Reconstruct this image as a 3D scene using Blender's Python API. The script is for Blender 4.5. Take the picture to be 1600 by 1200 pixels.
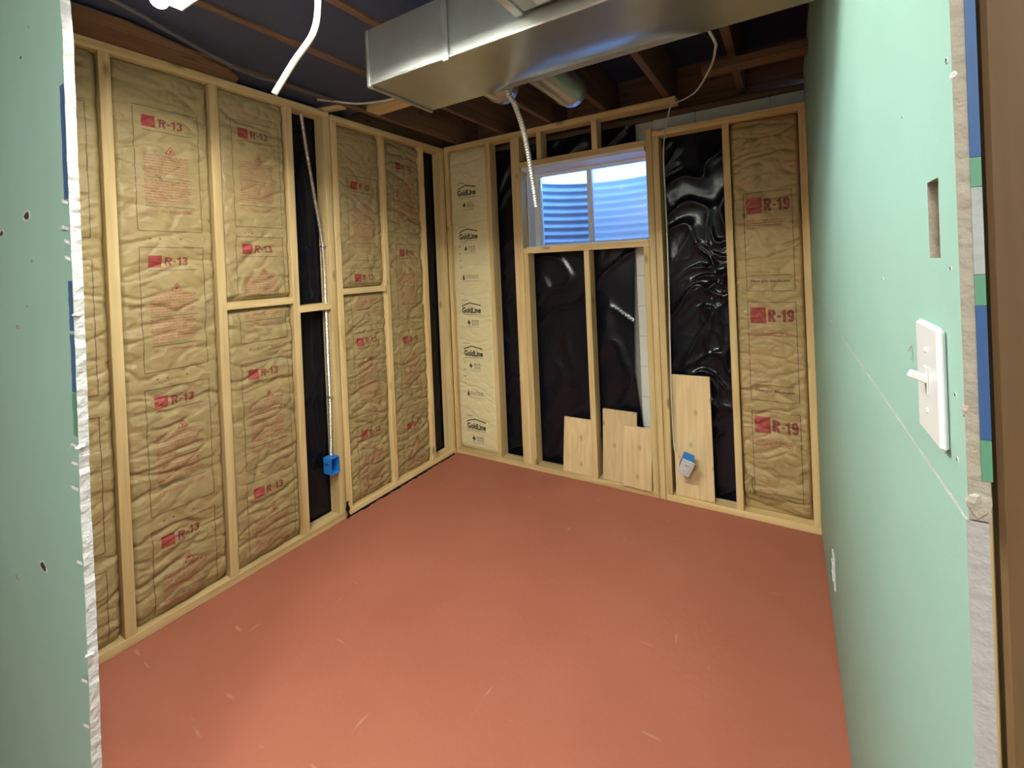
import bpy, bmesh, math, random
import numpy as np
from mathutils import Matrix, Vector, Euler

for o in list(bpy.data.objects):
    bpy.data.objects.remove(o)
SC = bpy.context.scene
COL = SC.collection
PI = math.pi

# ------------------------------------------------------------------ camera
F_PX, CY_PX = 701.67, 420.07
ROLL, PITCH, YAW = -0.0426, -0.005, 0.5488
CAM = Vector((2.3091, -2.7999, 1.4684))
cy_, sy_ = math.cos(YAW), math.sin(YAW)
fw, rt, up = Vector((-sy_, cy_, 0)), Vector((cy_, sy_, 0)), Vector((0, 0, 1))
fw, up = fw * math.cos(PITCH) + up * math.sin(PITCH), up * math.cos(PITCH) - fw * math.sin(PITCH)
rt, up = rt * math.cos(ROLL) + up * math.sin(ROLL), up * math.cos(ROLL) - rt * math.sin(ROLL)
cd = bpy.data.cameras.new('camera')
cam = bpy.data.objects.new('camera', cd)
COL.objects.link(cam)
m = Matrix((rt, up, -fw)).transposed().to_4x4()
m.translation = CAM
cam.matrix_world = m
cd.sensor_fit = 'HORIZONTAL'
cd.sensor_width = 36
cd.lens = F_PX / 1600 * 36
cd.shift_y = -(600 - CY_PX) / 1600
cd.clip_start = 0.02
SC.camera = cam

# ------------------------------------------------------------------ world, exposure
wd = bpy.data.worlds.new('sky')
SC.world = wd
wd.use_nodes = True
bg = wd.node_tree.nodes['Background']
bg.inputs[0].default_value = (0.17, 0.40, 1.0, 1)
bg.inputs[1].default_value = 12.0
vs = SC.view_settings
vs.view_transform = 'Standard'
vs.look = 'None'
vs.gamma = 1
vs.use_curve_mapping = False
vs.exposure = 0.0
LAMP_ROOM = 245.0      # emission of the shop light tubes
HALL_FILL = 135.0      # emission of the unseen fill lamp added in the hall


# ------------------------------------------------------------------ materials
def newmat(name):
    mt = bpy.data.materials.new(name)
    mt.use_nodes = True
    nt = mt.node_tree
    b = nt.nodes['Principled BSDF']
    return mt, nt, b


def N(nt, t, **kw):
    n = nt.nodes.new(t)
    for k, v in kw.items():
        setattr(n, k, v)
    return n


def plain(name, col, rough=0.6, metal=0.0, noise=0.0, nscale=20, bump=0.0, bscale=60, spec=0.5):
    mt, nt, b = newmat(name)
    b.inputs['Roughness'].default_value = rough
    b.inputs['Metallic'].default_value = metal
    b.inputs['Specular IOR Level'].default_value = spec
    L = nt.links
    tc = N(nt, 'ShaderNodeTexCoord')
    nz = N(nt, 'ShaderNodeTexNoise')
    nz.inputs['Scale'].default_value = nscale
    nz.inputs['Detail'].default_value = 4
    L.new(tc.outputs['Object'], nz.inputs['Vector'])
    mx = N(nt, 'ShaderNodeMix', data_type='RGBA')
    mx.inputs[6].default_value = tuple(c * (1 - noise) for c in col) + (1,)
    mx.inputs[7].default_value = tuple(min(1, c * (1 + noise)) for c in col) + (1,)
    L.new(nz.outputs['Fac'], mx.inputs[0])
    L.new(mx.outputs[2], b.inputs['Base Color'])
    if bump:
        n2 = N(nt, 'ShaderNodeTexNoise')
        n2.inputs['Scale'].default_value = bscale
        n2.inputs['Detail'].default_value = 5
        L.new(tc.outputs['Object'], n2.inputs['Vector'])
        bp = N(nt, 'ShaderNodeBump')
        bp.inputs['Strength'].default_value = bump
        bp.inputs['Distance'].default_value = 0.01
        L.new(n2.outputs['Fac'], bp.inputs['Height'])
        L.new(bp.outputs['Normal'], b.inputs['Normal'])
    return mt


def wood(name, axis, light, dark, knots=True, vary=0.16, board=False):
    mt, nt, b = newmat(name)
    L = nt.links
    b.inputs['Roughness'].default_value = 0.62
    b.inputs['Specular IOR Level'].default_value = 0.3
    tc = N(nt, 'ShaderNodeTexCoord')
    oi = N(nt, 'ShaderNodeObjectInfo')
    off = N(nt, 'ShaderNodeVectorMath', operation='SCALE')
    off.inputs['Scale'].default_value = 37.0
    cmb = N(nt, 'ShaderNodeCombineXYZ')
    for i in range(3):
        L.new(oi.outputs['Random'], cmb.inputs[i])
    L.new(cmb.outputs[0], off.inputs[0])
    add = N(nt, 'ShaderNodeVectorMath', operation='ADD')
    L.new(tc.outputs['Object'], add.inputs[0])
    L.new(off.outputs[0], add.inputs[1])
    sc = [26.0, 26.0, 26.0]
    sc[axis] = 1.1
    mp = N(nt, 'ShaderNodeMapping')
    mp.inputs['Scale'].default_value = sc
    L.new(add.outputs[0], mp.inputs['Vector'])
    nz = N(nt, 'ShaderNodeTexNoise')
    nz.inputs['Scale'].default_value = 1.6
    nz.inputs['Detail'].default_value = 5
    nz.inputs['Distortion'].default_value = 0.4
    L.new(mp.outputs[0], nz.inputs['Vector'])
    rp = N(nt, 'ShaderNodeValToRGB')
    rp.color_ramp.elements[0].position = 0.30
    rp.color_ramp.elements[0].color = dark + (1,)
    rp.color_ramp.elements[1].position = 0.62
    rp.color_ramp.elements[1].color = light + (1,)
    L.new(nz.outputs['Fac'], rp.inputs[0])
    out = rp.outputs[0]
    if knots:
        s2 = [9.0, 9.0, 9.0]
        s2[axis] = 3.4
        m2 = N(nt, 'ShaderNodeMapping')
        m2.inputs['Scale'].default_value = s2
        L.new(add.outputs[0], m2.inputs['Vector'])
        vo = N(nt, 'ShaderNodeTexVoronoi')
        if board:
            m2.inputs['Scale'].default_value = (6.5, 6.5, 4.2)
            m2.inputs['Rotation'].default_value = (PI / 2, 0, 0)
            vo.voronoi_dimensions = '2D'
        vo.inputs['Scale'].default_value = 1.0
        L.new(m2.outputs[0], vo.inputs['Vector'])
        r2 = N(nt, 'ShaderNodeMapRange')
        r2.inputs['From Min'].default_value = 0.03 if board else 0.07
        r2.inputs['From Max'].default_value = 0.10 if board else 0.15
        r2.inputs['To Min'].default_value = 0.5 if board else 0.75
        r2.inputs['To Max'].default_value = 0.0
        L.new(vo.outputs['Distance'], r2.inputs['Value'])
        mk_ = N(nt, 'ShaderNodeMix', data_type='RGBA')
        mk_.inputs[7].default_value = tuple(c * 0.35 for c in dark) + (1,)
        L.new(r2.outputs[0], mk_.inputs[0])
        L.new(out, mk_.inputs[6])
        out = mk_.outputs[2]
    hv = N(nt, 'ShaderNodeHueSaturation')
    mr = N(nt, 'ShaderNodeMapRange')
    mr.inputs['To Min'].default_value = 1 - vary
    mr.inputs['To Max'].default_value = 1 + vary * 0.7
    L.new(oi.outputs['Random'], mr.inputs['Value'])
    L.new(mr.outputs[0], hv.inputs['Value'])
    L.new(out, hv.inputs['Color'])
    L.new(hv.outputs[0], b.inputs['Base Color'])
    bp = N(nt, 'ShaderNodeBump')
    bp.inputs['Strength'].default_value = 0.12
    bp.inputs['Distance'].default_value = 0.004
    L.new(nz.outputs['Fac'], bp.inputs['Height'])
    L.new(bp.outputs[0], b.inputs['Normal'])
    return mt


PINE_L, PINE_D = (0.72, 0.535, 0.265), (0.55, 0.375, 0.16)
MW = [wood('pine_along_x', 0, PINE_L, PINE_D), wood('pine_along_y', 1, PINE_L, PINE_D), wood('pine_along_z', 2, PINE_L, PINE_D)]
OLD_L, OLD_D = (0.19, 0.105, 0.058), (0.11, 0.058, 0.032)
MO = [wood('aged_joist_wood_x', 0, OLD_L, OLD_D), wood('aged_joist_wood_y', 1, OLD_L, OLD_D)]
M_BOARD = wood('scrap_board_pine', 2, (0.72, 0.53, 0.30), (0.60, 0.42, 0.21), board=True)
M_JAMB = wood('shaded_jamb_wood', 2, (0.105, 0.062, 0.026), (0.075, 0.042, 0.017), knots=False)  # shade on the jamb stud is put into a darker wood colour
M_WPAINT = plain('white_painted_wood', (0.84, 0.83, 0.84), 0.5, noise=0.04, nscale=8)
M_BLOCK = plain('white_painted_block', (0.66, 0.66, 0.60), 0.8, noise=0.06, nscale=10, bump=0.35, bscale=45)
M_MORTAR = plain('mortar_joint', (0.55, 0.55, 0.50), 0.9)
M_CONC = plain('grey_concrete', (0.22, 0.21, 0.20), 0.9, noise=0.15, nscale=6)
M_GREEN = plain('green_board_paper', (0.268, 0.448, 0.385), 0.55, noise=0.045, nscale=7, bump=0.04, bscale=300, spec=0.35)
M_GYPS = plain('gypsum_core', (0.53, 0.53, 0.53), 0.9, noise=0.12, nscale=40, bump=0.5, bscale=90)
M_ENDG = plain('grey_board_end', (0.36, 0.355, 0.36), 0.9, noise=0.14, nscale=40, bump=0.4, bscale=90)
M_TEAR = plain('torn_grey_paper', (0.33, 0.30, 0.25), 0.9, noise=0.3, nscale=60, bump=0.6, bscale=80)
M_TAPEB = plain('blue_end_tape', (0.02, 0.075, 0.22), 0.5, noise=0.1)
M_TAPEG = plain('green_end_tape', (0.08, 0.24, 0.15), 0.5, noise=0.15)
M_TAPEW = plain('pale_end_tape', (0.30, 0.33, 0.34), 0.6, noise=0.35, nscale=120)
M_DARKH = plain('hole_dark', (0.02, 0.02, 0.018), 0.9)
M_SUB = plain('black_underlay', (0.030, 0.040, 0.085), 0.5, noise=0.25, nscale=5)
M_KRAFT = plain('kraft_facing_paper', (0.345, 0.255, 0.118), 0.5, noise=0.18, nscale=14, bump=0.12, bscale=120, spec=0.35)
M_KRAFT19 = plain('brown_kraft_facing_paper', (0.40, 0.285, 0.125), 0.5, noise=0.16, nscale=14, bump=0.12, bscale=120, spec=0.35)
M_GOLD = plain('yellow_facing_paper', (0.72, 0.625, 0.36), 0.5, noise=0.06, nscale=9, bump=0.1, bscale=90, spec=0.35)
M_RED = plain('red_print', (0.30, 0.042, 0.034), 0.6, noise=0.25, nscale=30)
M_RED2 = plain('faded_red_print', (0.36, 0.15, 0.085), 0.6, noise=0.2, nscale=30)
M_BRN = plain('brown_print', (0.11, 0.055, 0.03), 0.6)
M_BLK = plain('black_print', (0.035, 0.032, 0.025), 0.6)
M_GREY = plain('grey_print', (0.27, 0.24, 0.15), 0.6)
M_POLY = plain('black_poly_sheet', (0.005, 0.005, 0.008), 0.17, spec=0.20, bump=0.05, bscale=16)
M_GALV = plain('galvanised_steel', (0.46, 0.47, 0.44), 0.31, metal=0.92, noise=0.10, nscale=14, bump=0.02, bscale=12)
M_GALVB = plain('bright_galvanised_strip', (0.70, 0.71, 0.70), 0.25, metal=0.9, noise=0.08, nscale=30)
M_FLEX = plain('flexible_metal_conduit', (0.66, 0.66, 0.63), 0.30, metal=0.85, noise=0.08, nscale=60)
M_VINYL = plain('white_vinyl', (0.84, 0.84, 0.85), 0.35, noise=0.03)
M_PLATE = plain('white_wall_plate_plastic', (0.66, 0.67, 0.68), 0.3, noise=0.01)
M_SLOT = plain('dark_slot', (0.05, 0.05, 0.05), 0.6)
M_BLUEBOX = plain('blue_plastic_box', (0.02, 0.20, 0.62), 0.4, noise=0.08)
M_ROMEX = plain('white_cable_sheath', (0.74, 0.71, 0.60), 0.45, noise=0.04)
M_ROMEX2 = plain('off_white_cable_sheath', (0.56, 0.52, 0.42), 0.5, noise=0.06)
M_DCAB = plain('grey_cable_sheath', (0.09, 0.09, 0.11), 0.5)
M_ENAM = plain('white_enamel', (0.80, 0.80, 0.80), 0.4)
M_WELL = plain('corrugated_well_steel', (0.42, 0.46, 0.50), 0.55, metal=0.2, noise=0.12, nscale=10)
M_SOIL = plain('soil', (0.10, 0.09, 0.06), 0.95, noise=0.4, nscale=12)
M_HALLP = plain('hall_wall_paint', (0.78, 0.80, 0.76), 0.7, noise=0.03)
M_HALLC = plain('hall_ceiling_paint', (0.82, 0.82, 0.80), 0.8, noise=0.03)


def emit(name, col, s):
    mt, nt, b = newmat(name)
    b.inputs['Base Color'].default_value = (0.8, 0.8, 0.8, 1)
    b.inputs['Emission Color'].default_value = col + (1,)
    b.inputs['Emission Strength'].default_value = s
    return mt


M_TUBE = emit('lit_tube', (0.98, 1.0, 0.90), LAMP_ROOM)
M_BULB = emit('lit_bulb', (1.0, 0.95, 0.86), 6.0)
M_HALLL = emit('fill_diffuser', (0.98, 1.0, 0.92), HALL_FILL)


def glassmat(name, rough, tint):
    mt, nt, b = newmat(name)
    L = nt.links
    out = nt.nodes['Material Output']
    nt.nodes.remove(b)
    tr = N(nt, 'ShaderNodeBsdfTransparent')
    tr.inputs[0].default_value = tint + (1,)
    gl = N(nt, 'ShaderNodeBsdfGlossy')
    gl.inputs['Roughness'].default_value = 0.05
    fr = N(nt, 'ShaderNodeFresnel')
    fr.inputs[0].default_value = 1.45
    mx = N(nt, 'ShaderNodeMixShader')
    L.new(fr.outputs[0], mx.inputs[0])
    if rough > 0:
        tl = N(nt, 'ShaderNodeBsdfTranslucent')
        tl.inputs[0].default_value = tint + (1,)
        rf = N(nt, 'ShaderNodeBsdfRefraction')
        rf.inputs['Roughness'].default_value = rough
        rf.inputs['IOR'].default_value = 1.02
        rf.inputs[0].default_value = tint + (1,)
        m2 = N(nt, 'ShaderNodeMixShader')
        m2.inputs[0].default_value = 0.30
        L.new(rf.outputs[0], m2.inputs[1])
        L.new(tl.outputs[0], m2.inputs[2])
        L.new(m2.outputs[0], mx.inputs[1])
    else:
        L.new(tr.outputs[0], mx.inputs[1])
    L.new(gl.outputs[0], mx.inputs[2])
    L.new(mx.outputs[0], out.inputs[0])
    return mt


M_GLASS = glassmat('clear_glass', 0.0, (0.93, 0.95, 0.97))
M_GLASSF = glassmat('hazy_glass', 0.40, (0.98, 0.98, 0.99))


def floormat():
    mt, nt, b = newmat('red_painted_concrete')
    L = nt.links
    tc = N(nt, 'ShaderNodeTexCoord')
    nz = N(nt, 'ShaderNodeTexNoise')
    nz.inputs['Scale'].default_value = 2.2
    nz.inputs['Detail'].default_value = 8
    L.new(tc.outputs['Object'], nz.inputs['Vector'])
    rp = N(nt, 'ShaderNodeValToRGB')
    rp.color_ramp.elements[0].position = 0.3
    rp.color_ramp.elements[0].color = (0.34, 0.106, 0.066, 1)
    rp.color_ramp.elements[1].position = 0.7
    rp.color_ramp.elements[1].color = (0.38, 0.126, 0.080, 1)
    L.new(nz.outputs['Fac'], rp.inputs[0])
    # pale scuffs: sparse streaks
    col = rp.outputs[0]
    for k, (sc, rot, th) in enumerate((((5.0, 0.9, 1), 0.5, 0.755), ((1.0, 6.0, 1), 0.35, 0.75))):
        mp = N(nt, 'ShaderNodeMapping')
        mp.inputs['Rotation'].default_value = (0, 0, rot)
        mp.inputs['Scale'].default_value = sc
        mp.inputs['Location'].default_value = (k * 7.3, k * 3.1, 0)
        L.new(tc.outputs['Object'], mp.inputs['Vector'])
        n2 = N(nt, 'ShaderNodeTexNoise')
        n2.inputs['Scale'].default_value = 5.0
        n2.inputs['Detail'].default_value = 2
        L.new(mp.outputs[0], n2.inputs['Vector'])
        mr = N(nt, 'ShaderNodeMapRange')
        mr.inputs['From Min'].default_value = th - 0.02
        mr.inputs['From Max'].default_value = th + 0.04
        mr.inputs['To Max'].default_value = 0.45
        L.new(n2.outputs['Fac'], mr.inputs['Value'])
        mx = N(nt, 'ShaderNodeMix', data_type='RGBA')
        mx.inputs[7].default_value = (0.55, 0.33, 0.27, 1)
        L.new(mr.outputs[0], mx.inputs[0])
        L.new(col, mx.inputs[6])
        col = mx.outputs[2]
    L.new(col, b.inputs['Base Color'])
    b.inputs['Roughness'].default_value = 0.5
    b.inputs['Specular IOR Level'].default_value = 0.4
    n3 = N(nt, 'ShaderNodeTexNoise')
    n3.inputs['Scale'].default_value = 60
    n3.inputs['Detail'].default_value = 4
    L.new(tc.outputs['Object'], n3.inputs['Vector'])
    bp = N(nt, 'ShaderNodeBump')
    bp.inputs['Strength'].default_value = 0.10
    bp.inputs['Distance'].default_value = 0.01
    L.new(n3.outputs['Fac'], bp.inputs['Height'])
    L.new(bp.outputs[0], b.inputs['Normal'])
    return mt


M_FLOOR = floormat()


def crumple(mt, strength):
    """adds paper facets to the facing's fine relief"""
    nt = mt.node_tree
    L = nt.links
    b = nt.nodes['Principled BSDF']
    old = b.inputs['Normal'].links[0].from_node
    tc = N(nt, 'ShaderNodeTexCoord')
    nz = N(nt, 'ShaderNodeTexNoise')
    nz.inputs['Scale'].default_value = 7
    L.new(tc.outputs['Object'], nz.inputs['Vector'])
    sc = N(nt, 'ShaderNodeVectorMath', operation='SCALE')
    sc.inputs['Scale'].default_value = 0.10
    L.new(nz.outputs['Color'], sc.inputs[0])
    ad = N(nt, 'ShaderNodeVectorMath', operation='ADD')
    L.new(tc.outputs['Object'], ad.inputs[0])
    L.new(sc.outputs[0], ad.inputs[1])
    mp = N(nt, 'ShaderNodeMapping')
    mp.inputs['Scale'].default_value = (14, 14, 24)
    L.new(ad.outputs[0], mp.inputs['Vector'])
    vo = N(nt, 'ShaderNodeTexVoronoi')
    vo.inputs['Scale'].default_value = 1.0
    L.new(mp.outputs[0], vo.inputs['Vector'])
    bp = N(nt, 'ShaderNodeBump')
    bp.inputs['Strength'].default_value = strength
    bp.inputs['Distance'].default_value = 0.012
    L.new(vo.outputs['Distance'], bp.inputs['Height'])
    L.new(old.outputs[0], bp.inputs['Normal'])
    L.new(bp.outputs[0], b.inputs['Normal'])


crumple(M_KRAFT, 0.45)
crumple(M_KRAFT19, 0.35)
crumple(M_GOLD, 0.12)


# ------------------------------------------------------------------ helpers
WL = {}


def tag(o, label=None, cat=None, group=None, kind=None):
    if label: o['label'] = label
    if cat: o['category'] = cat
    if group: o['group'] = group
    if kind: o['kind'] = kind
    return o


def empty(name, loc=(0, 0, 0)):
    o = bpy.data.objects.new(name, None)
    o.empty_display_size = 0.05
    o.location = loc
    COL.objects.link(o)
    WL[o] = Vector(loc)
    return o


def meshobj(name, verts, faces, mats, parent=None, midx=None, smooth=False):
    """link ONE mesh object; verts are world coordinates, origin goes to the piece's bottom centre"""
    v = np.asarray(verts, dtype=float).reshape(-1, 3)
    lo, hi = v.min(0), v.max(0)
    org = np.array([(lo[0] + hi[0]) / 2, (lo[1] + hi[1]) / 2, lo[2]])
    me = bpy.data.meshes.new(name)
    me.from_pydata((v - org).tolist(), [], faces)
    if not isinstance(mats, (list, tuple)): mats = [mats]
    for mt in mats: me.materials.append(mt)
    if midx is not None:
        me.polygons.foreach_set('material_index', midx)
    if smooth:
        me.polygons.foreach_set('use_smooth', [True] * len(me.polygons))
    me.update()
    o = bpy.data.objects.new(name, me)
    COL.objects.link(o)
    w = Vector(org)
    WL[o] = w
    if parent is not None:
        o.parent = parent
        o.location = w - WL[parent]
    else:
        o.location = w
    return o


def bmobj(name, bm, mats, parent=None, smooth=False):
    bm.verts.index_update()
    vs_ = [v.co[:] for v in bm.verts]
    fs = [[v.index for v in f.verts] for f in bm.faces]
    mi = [f.material_index for f in bm.faces]
    o = meshobj(name, vs_, fs, mats, parent, mi, smooth)
    bm.free()
    return o


def bbox(bm, x0, x1, y0, y1, z0, z1, bev=0.0, mi=0, mat=None):
    r = bmesh.ops.create_cube(bm, size=1)
    M = Matrix.Translation(((x0 + x1) / 2, (y0 + y1) / 2, (z0 + z1) / 2)) @ Matrix.Diagonal((x1 - x0, y1 - y0, z1 - z0, 1))
    if mat is not None: M = mat @ M
    bmesh.ops.transform(bm, matrix=M, verts=r['verts'])
    fs = set(f for v in r['verts'] for f in v.link_faces)
    if bev:
        es = list(set(e for f in fs for e in f.edges))
        g = bmesh.ops.bevel(bm, geom=es, offset=bev, segments=1, affect='EDGES', profile=0.5)
        fs = set(f for f in fs if f.is_valid) | set(g['faces'])
    for f in fs: f.material_index = mi


def box(name, x0, x1, y0, y1, z0, z1, mat, parent=None, bev=0.0, M=None):
    bm = bmesh.new()
    bbox(bm, x0, x1, y0, y1, z0, z1, bev, 0, M)
    return bmobj(name, bm, mat, parent)


def catmull(pts, n):
    P = [np.array(p, float) for p in pts]
    P = [2 * P[0] - P[1]] + P + [2 * P[-1] - P[-2]]
    out = []
    for i in range(1, len(P) - 2):
        for k in range(n):
            t = k / n
            a, b_, c, d = P[i - 1], P[i], P[i + 1], P[i + 2]
            out.append(0.5 * ((2 * b_) + (c - a) * t + (2 * a - 5 * b_ + 4 * c - d) * t * t + (-a + 3 * b_ - 3 * c + d) * t ** 3))
    out.append(P[-2])
    return out


def tube_geo(pts, rad, seg=8, flat=1.0, cap=True):
    """rad: number or function(i)"""
    P = [Vector(p) for p in pts]
    V, Fc = [], []
    n = len(P)
    prev = None
    for i, p in enumerate(P):
        t = (P[min(i + 1, n - 1)] - P[max(i - 1, 0)]).normalized()
        if prev is None:
            a = Vector((0, 0, 1)) if abs(t.z) < 0.9 else Vector((1, 0, 0))
            u = t.cross(a).normalized()
        else:
            u = (prev - t * prev.dot(t)).normalized()
        prev = u
        w = t.cross(u)
        r = rad(i) if callable(rad) else rad
        for k in range(seg):
            an = 2 * PI * k / seg
            V.append(p + (u * math.cos(an) + w * math.sin(an) * flat) * r)
        if i:
            for k in range(seg):
                k2 = (k + 1) % seg
                b0 = (i - 1) * seg
                b1 = i * seg
                Fc.append([b0 + k, b0 + k2, b1 + k2, b1 + k])
    if cap:
        Fc.append(list(range(seg))[::-1])
        Fc.append(list(range((n - 1) * seg, n * seg)))
    return [v[:] for v in V], Fc


def tube(name, pts, rad, mat, parent=None, seg=8, n=10, flat=1.0):
    c = catmull(pts, n)
    V, Fc = tube_geo(c, rad, seg, flat)
    return meshobj(name, V, Fc, mat, parent, smooth=True)


def flexconduit(name, pts, rad, mat, parent=None, pitch=0.010):
    c = catmull(pts, 30)
    # resample evenly
    L = [0]
    for a, b_ in zip(c[:-1], c[1:]): L.append(L[-1] + np.linalg.norm(b_ - a))
    tot = L[-1]
    k = max(8, int(tot / pitch * 2))
    arr = np.array(c)
    s = np.linspace(0, tot, k)
    P = np.stack([np.interp(s, L, arr[:, i]) for i in range(3)], 1)
    V, Fc = tube_geo(P.tolist(), lambda i: rad * (1.0 if i % 2 else 0.80), 10)
    return meshobj(name, V, Fc, mat, parent)


_perm = {}


def perlin(x, y, seed=0):
    if seed not in _perm:
        rg = np.random.RandomState(seed + 11)
        _perm[seed] = (rg.permutation(256), rg.rand(256) * 2 * PI)
    pm, ga = _perm[seed]
    xi = np.floor(x).astype(int); yi = np.floor(y).astype(int)
    xf = x - xi; yf = y - yi
    def g(ix, iy, dx, dy):
        h = pm[(pm[ix & 255] + iy) & 255]
        return np.cos(ga[h]) * dx + np.sin(ga[h]) * dy
    u = xf ** 3 * (xf * (xf * 6 - 15) + 10); v = yf ** 3 * (yf * (yf * 6 - 15) + 10)
    a = g(xi, yi, xf, yf); b_ = g(xi + 1, yi, xf - 1, yf)
    c = g(xi, yi + 1, xf, yf - 1); d = g(xi + 1, yi + 1, xf - 1, yf - 1)
    return (a * (1 - u) + b_ * u) * (1 - v) + (c * (1 - u) + d * u) * v


def slab(name, ax, a0, a1, t0, t1, z0, z1, holes, mat, parent=None):
    """upright slab along axis ax ('x' or 'y') with rectangular openings [(a0,a1,z0,z1)]"""
    A = sorted(set([a0, a1] + [h[0] for h in holes] + [h[1] for h in holes]))
    Z = sorted(set([z0, z1] + [h[2] for h in holes] + [h[3] for h in holes]))
    A = [a for a in A if a0 <= a <= a1]; Z = [z for z in Z if z0 <= z <= z1]
    def full(i, j):
        if i < 0 or j < 0 or i >= len(A) - 1 or j >= len(Z) - 1: return False
        ca, cz = (A[i] + A[i + 1]) / 2, (Z[j] + Z[j + 1]) / 2
        return not any(h[0] < ca < h[1] and h[2] < cz < h[3] for h in holes)
    V, Fc = [], []
    def q(*ps):
        b_ = len(V)
        for a, t, z in ps: V.append((a, t, z) if ax == 'x' else (t, a, z))
        Fc.append([b_, b_ + 1, b_ + 2, b_ + 3])
    for i in range(len(A) - 1):
        for j in range(len(Z) - 1):
            if not full(i, j): continue
            p, r, s, t = A[i], A[i + 1], Z[j], Z[j + 1]
            q((p, t0, s), (r, t0, s), (r, t0, t), (p, t0, t))
            q((r, t1, s), (p, t1, s), (p, t1, t), (r, t1, t))
            if not full(i - 1, j): q((p, t1, s), (p, t0, s), (p, t0, t), (p, t1, t))
            if not full(i + 1, j): q((r, t0, s), (r, t1, s), (r, t1, t), (r, t0, t))
            if not full(i, j - 1): q((p, t1, s), (r, t1, s), (r, t0, s), (p, t0, s))
            if not full(i, j + 1): q((p, t0, t), (r, t0, t), (r, t1, t), (p, t1, t))
    return meshobj(name, V, Fc, mat, parent)


def grid_sheet(name, axis, a, z, H, mat, parent=None, skip=None, thick=0.0):
    """axis 'L': wall plane x=H facing +x, a=y ; 'B': plane y=H facing -y, a=x. H array [len(z),len(a)]"""
    A, Z = np.meshgrid(a, z)
    if axis == 'L': V = np.stack([H, A, Z], -1).reshape(-1, 3)
    else: V = np.stack([A, H, Z], -1).reshape(-1, 3)
    na, nz = len(a), len(z)
    Fc = []
    for j in range(nz - 1):
        for i in range(na - 1):
            if skip and skip((a[i] + a[i + 1]) / 2, (z[j] + z[j + 1]) / 2): continue
            k = j * na + i
            Fc.append((k, k + 1, k + na + 1, k + na))
    return meshobj(name, V, Fc, mat, parent, smooth=True)


# ------------------------------------------------------------------ setting: floor
tag(box('floor', -1.3, 3.4, -5.3, 0.36, -0.12, 0.0, M_FLOOR), kind='structure')

# ------------------------------------------------------------------ setting: left wall (x = 0 is the stud face)
SD = 0.089
wl = tag(empty('wall_left'), kind='structure')
box('foundation', -0.32, -0.112, -2.482, 0.36, 0, 2.72, M_CONC, wl)
box('bottom_plate', -SD, 0, -2.44, -1.053, 0, 0.038, MW[1], wl, 0.002)
box('bottom_plate', -SD, 0.004, -1.043, 0.0, 0, 0.038, MW[1], wl, 0.002)
box('top_plate', -SD, 0, -2.44, -1.053, 2.402, 2.44, MW[1], wl, 0.002)
box('top_plate', -SD, 0.003, -1.043, 0.0, 2.392, 2.43, MW[1], wl, 0.002)


def lstud(y0, y1, z0=0.0385, z1=2.4015, name='stud'):
    return box(name, -SD, 0, y0, y1, z0, z1, MW[2], wl, 0.002)


lstud(-2.43, -2.392)
lstud(-2.111, -2.073)
lstud(-1.709, -1.671)
lstud(-1.329, -1.291)
lstud(-1.091, -1.053)
lstud(-1.041, -1.003, z1=2.3915)
lstud(-0.660, -0.622, z1=2.3915)
lstud(-0.274, -0.236, z1=2.3915)
lstud(-0.038, 0.0, z1=2.3915)
box('blocking', -0.040, 0, -1.6705, -1.3295, 1.316, 1.354, MW[1], wl, 0.002)
box('blocking', -SD, 0, -1.2905, -1.0915, 1.262, 1.300, MW[1], wl, 0.002)
box('blocking', -SD, 0, -1.0025, -0.6605, 1.340, 1.378, MW[1], wl, 0.002)

# ------------------------------------------------------------------ setting: back wall (y = 0 is the stud face)
wb = tag(empty('wall_back'), kind='structure')
YB = 0.165
slab('foundation', 'x', -0.11, 1.46, YB, 0.36, 0, 2.37, [(0.69, 1.46, 1.57, 2.20)], M_CONC, wb)
slab('mortar_bed', 'x', 1.46, 2.56, YB + 0.004, 0.36, 0, 2.366, [(1.46, 1.605, 1.57, 2.20)], M_MORTAR, wb)
for k in range(12):
    zt = 2.37 - 0.2 * k
    zb = max(0.0, zt - 0.194)
    off = 1.86 if k % 2 == 0 else 2.06
    for n in range(-2, 3):
        xa, xb = off + 0.4 * n + 0.003, off + 0.4 * n + 0.397
        if zt > 1.57 and zb < 2.20: xa = max(xa, 1.607)
        xa, xb = max(xa, 1.463), min(xb, 2.56)
        if xb - xa < 0.03: continue
        box('concrete_block', xa, xb, YB - 0.002, YB + 0.02, zb, zt, M_BLOCK, wb, 0.002)
box('sill_plate', -0.1, 2.56, YB + 0.005, 0.32, 2.371, 2.409, MO[0], wb, 0.002)
box('rim_board', -0.1, 2.56, 0.28, 0.32, 2.41, 2.71, MO[0], wb)
box('bottom_plate', 0.0045, 1.5935, 0, SD, 0, 0.038, MW[0], wb, 0.002)
box('bottom_plate', 1.634, 2.419, 0, SD, 0, 0.038, MW[0], wb, 0.002)
box('top_plate', 0.004, 1.78, 0, SD, 2.402, 2.44, MW[0], wb, 0.002)
box('top_plate', 1.634, 2.419, 0, SD, 2.222, 2.260, MW[0], wb, 0.002)


def bstud(x0, x1, z0=0.0385, z1=2.4015, name='stud'):
    return box(name, x0, x1, 0, SD, z0, z1, MW[2], wb, 0.002)


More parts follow.
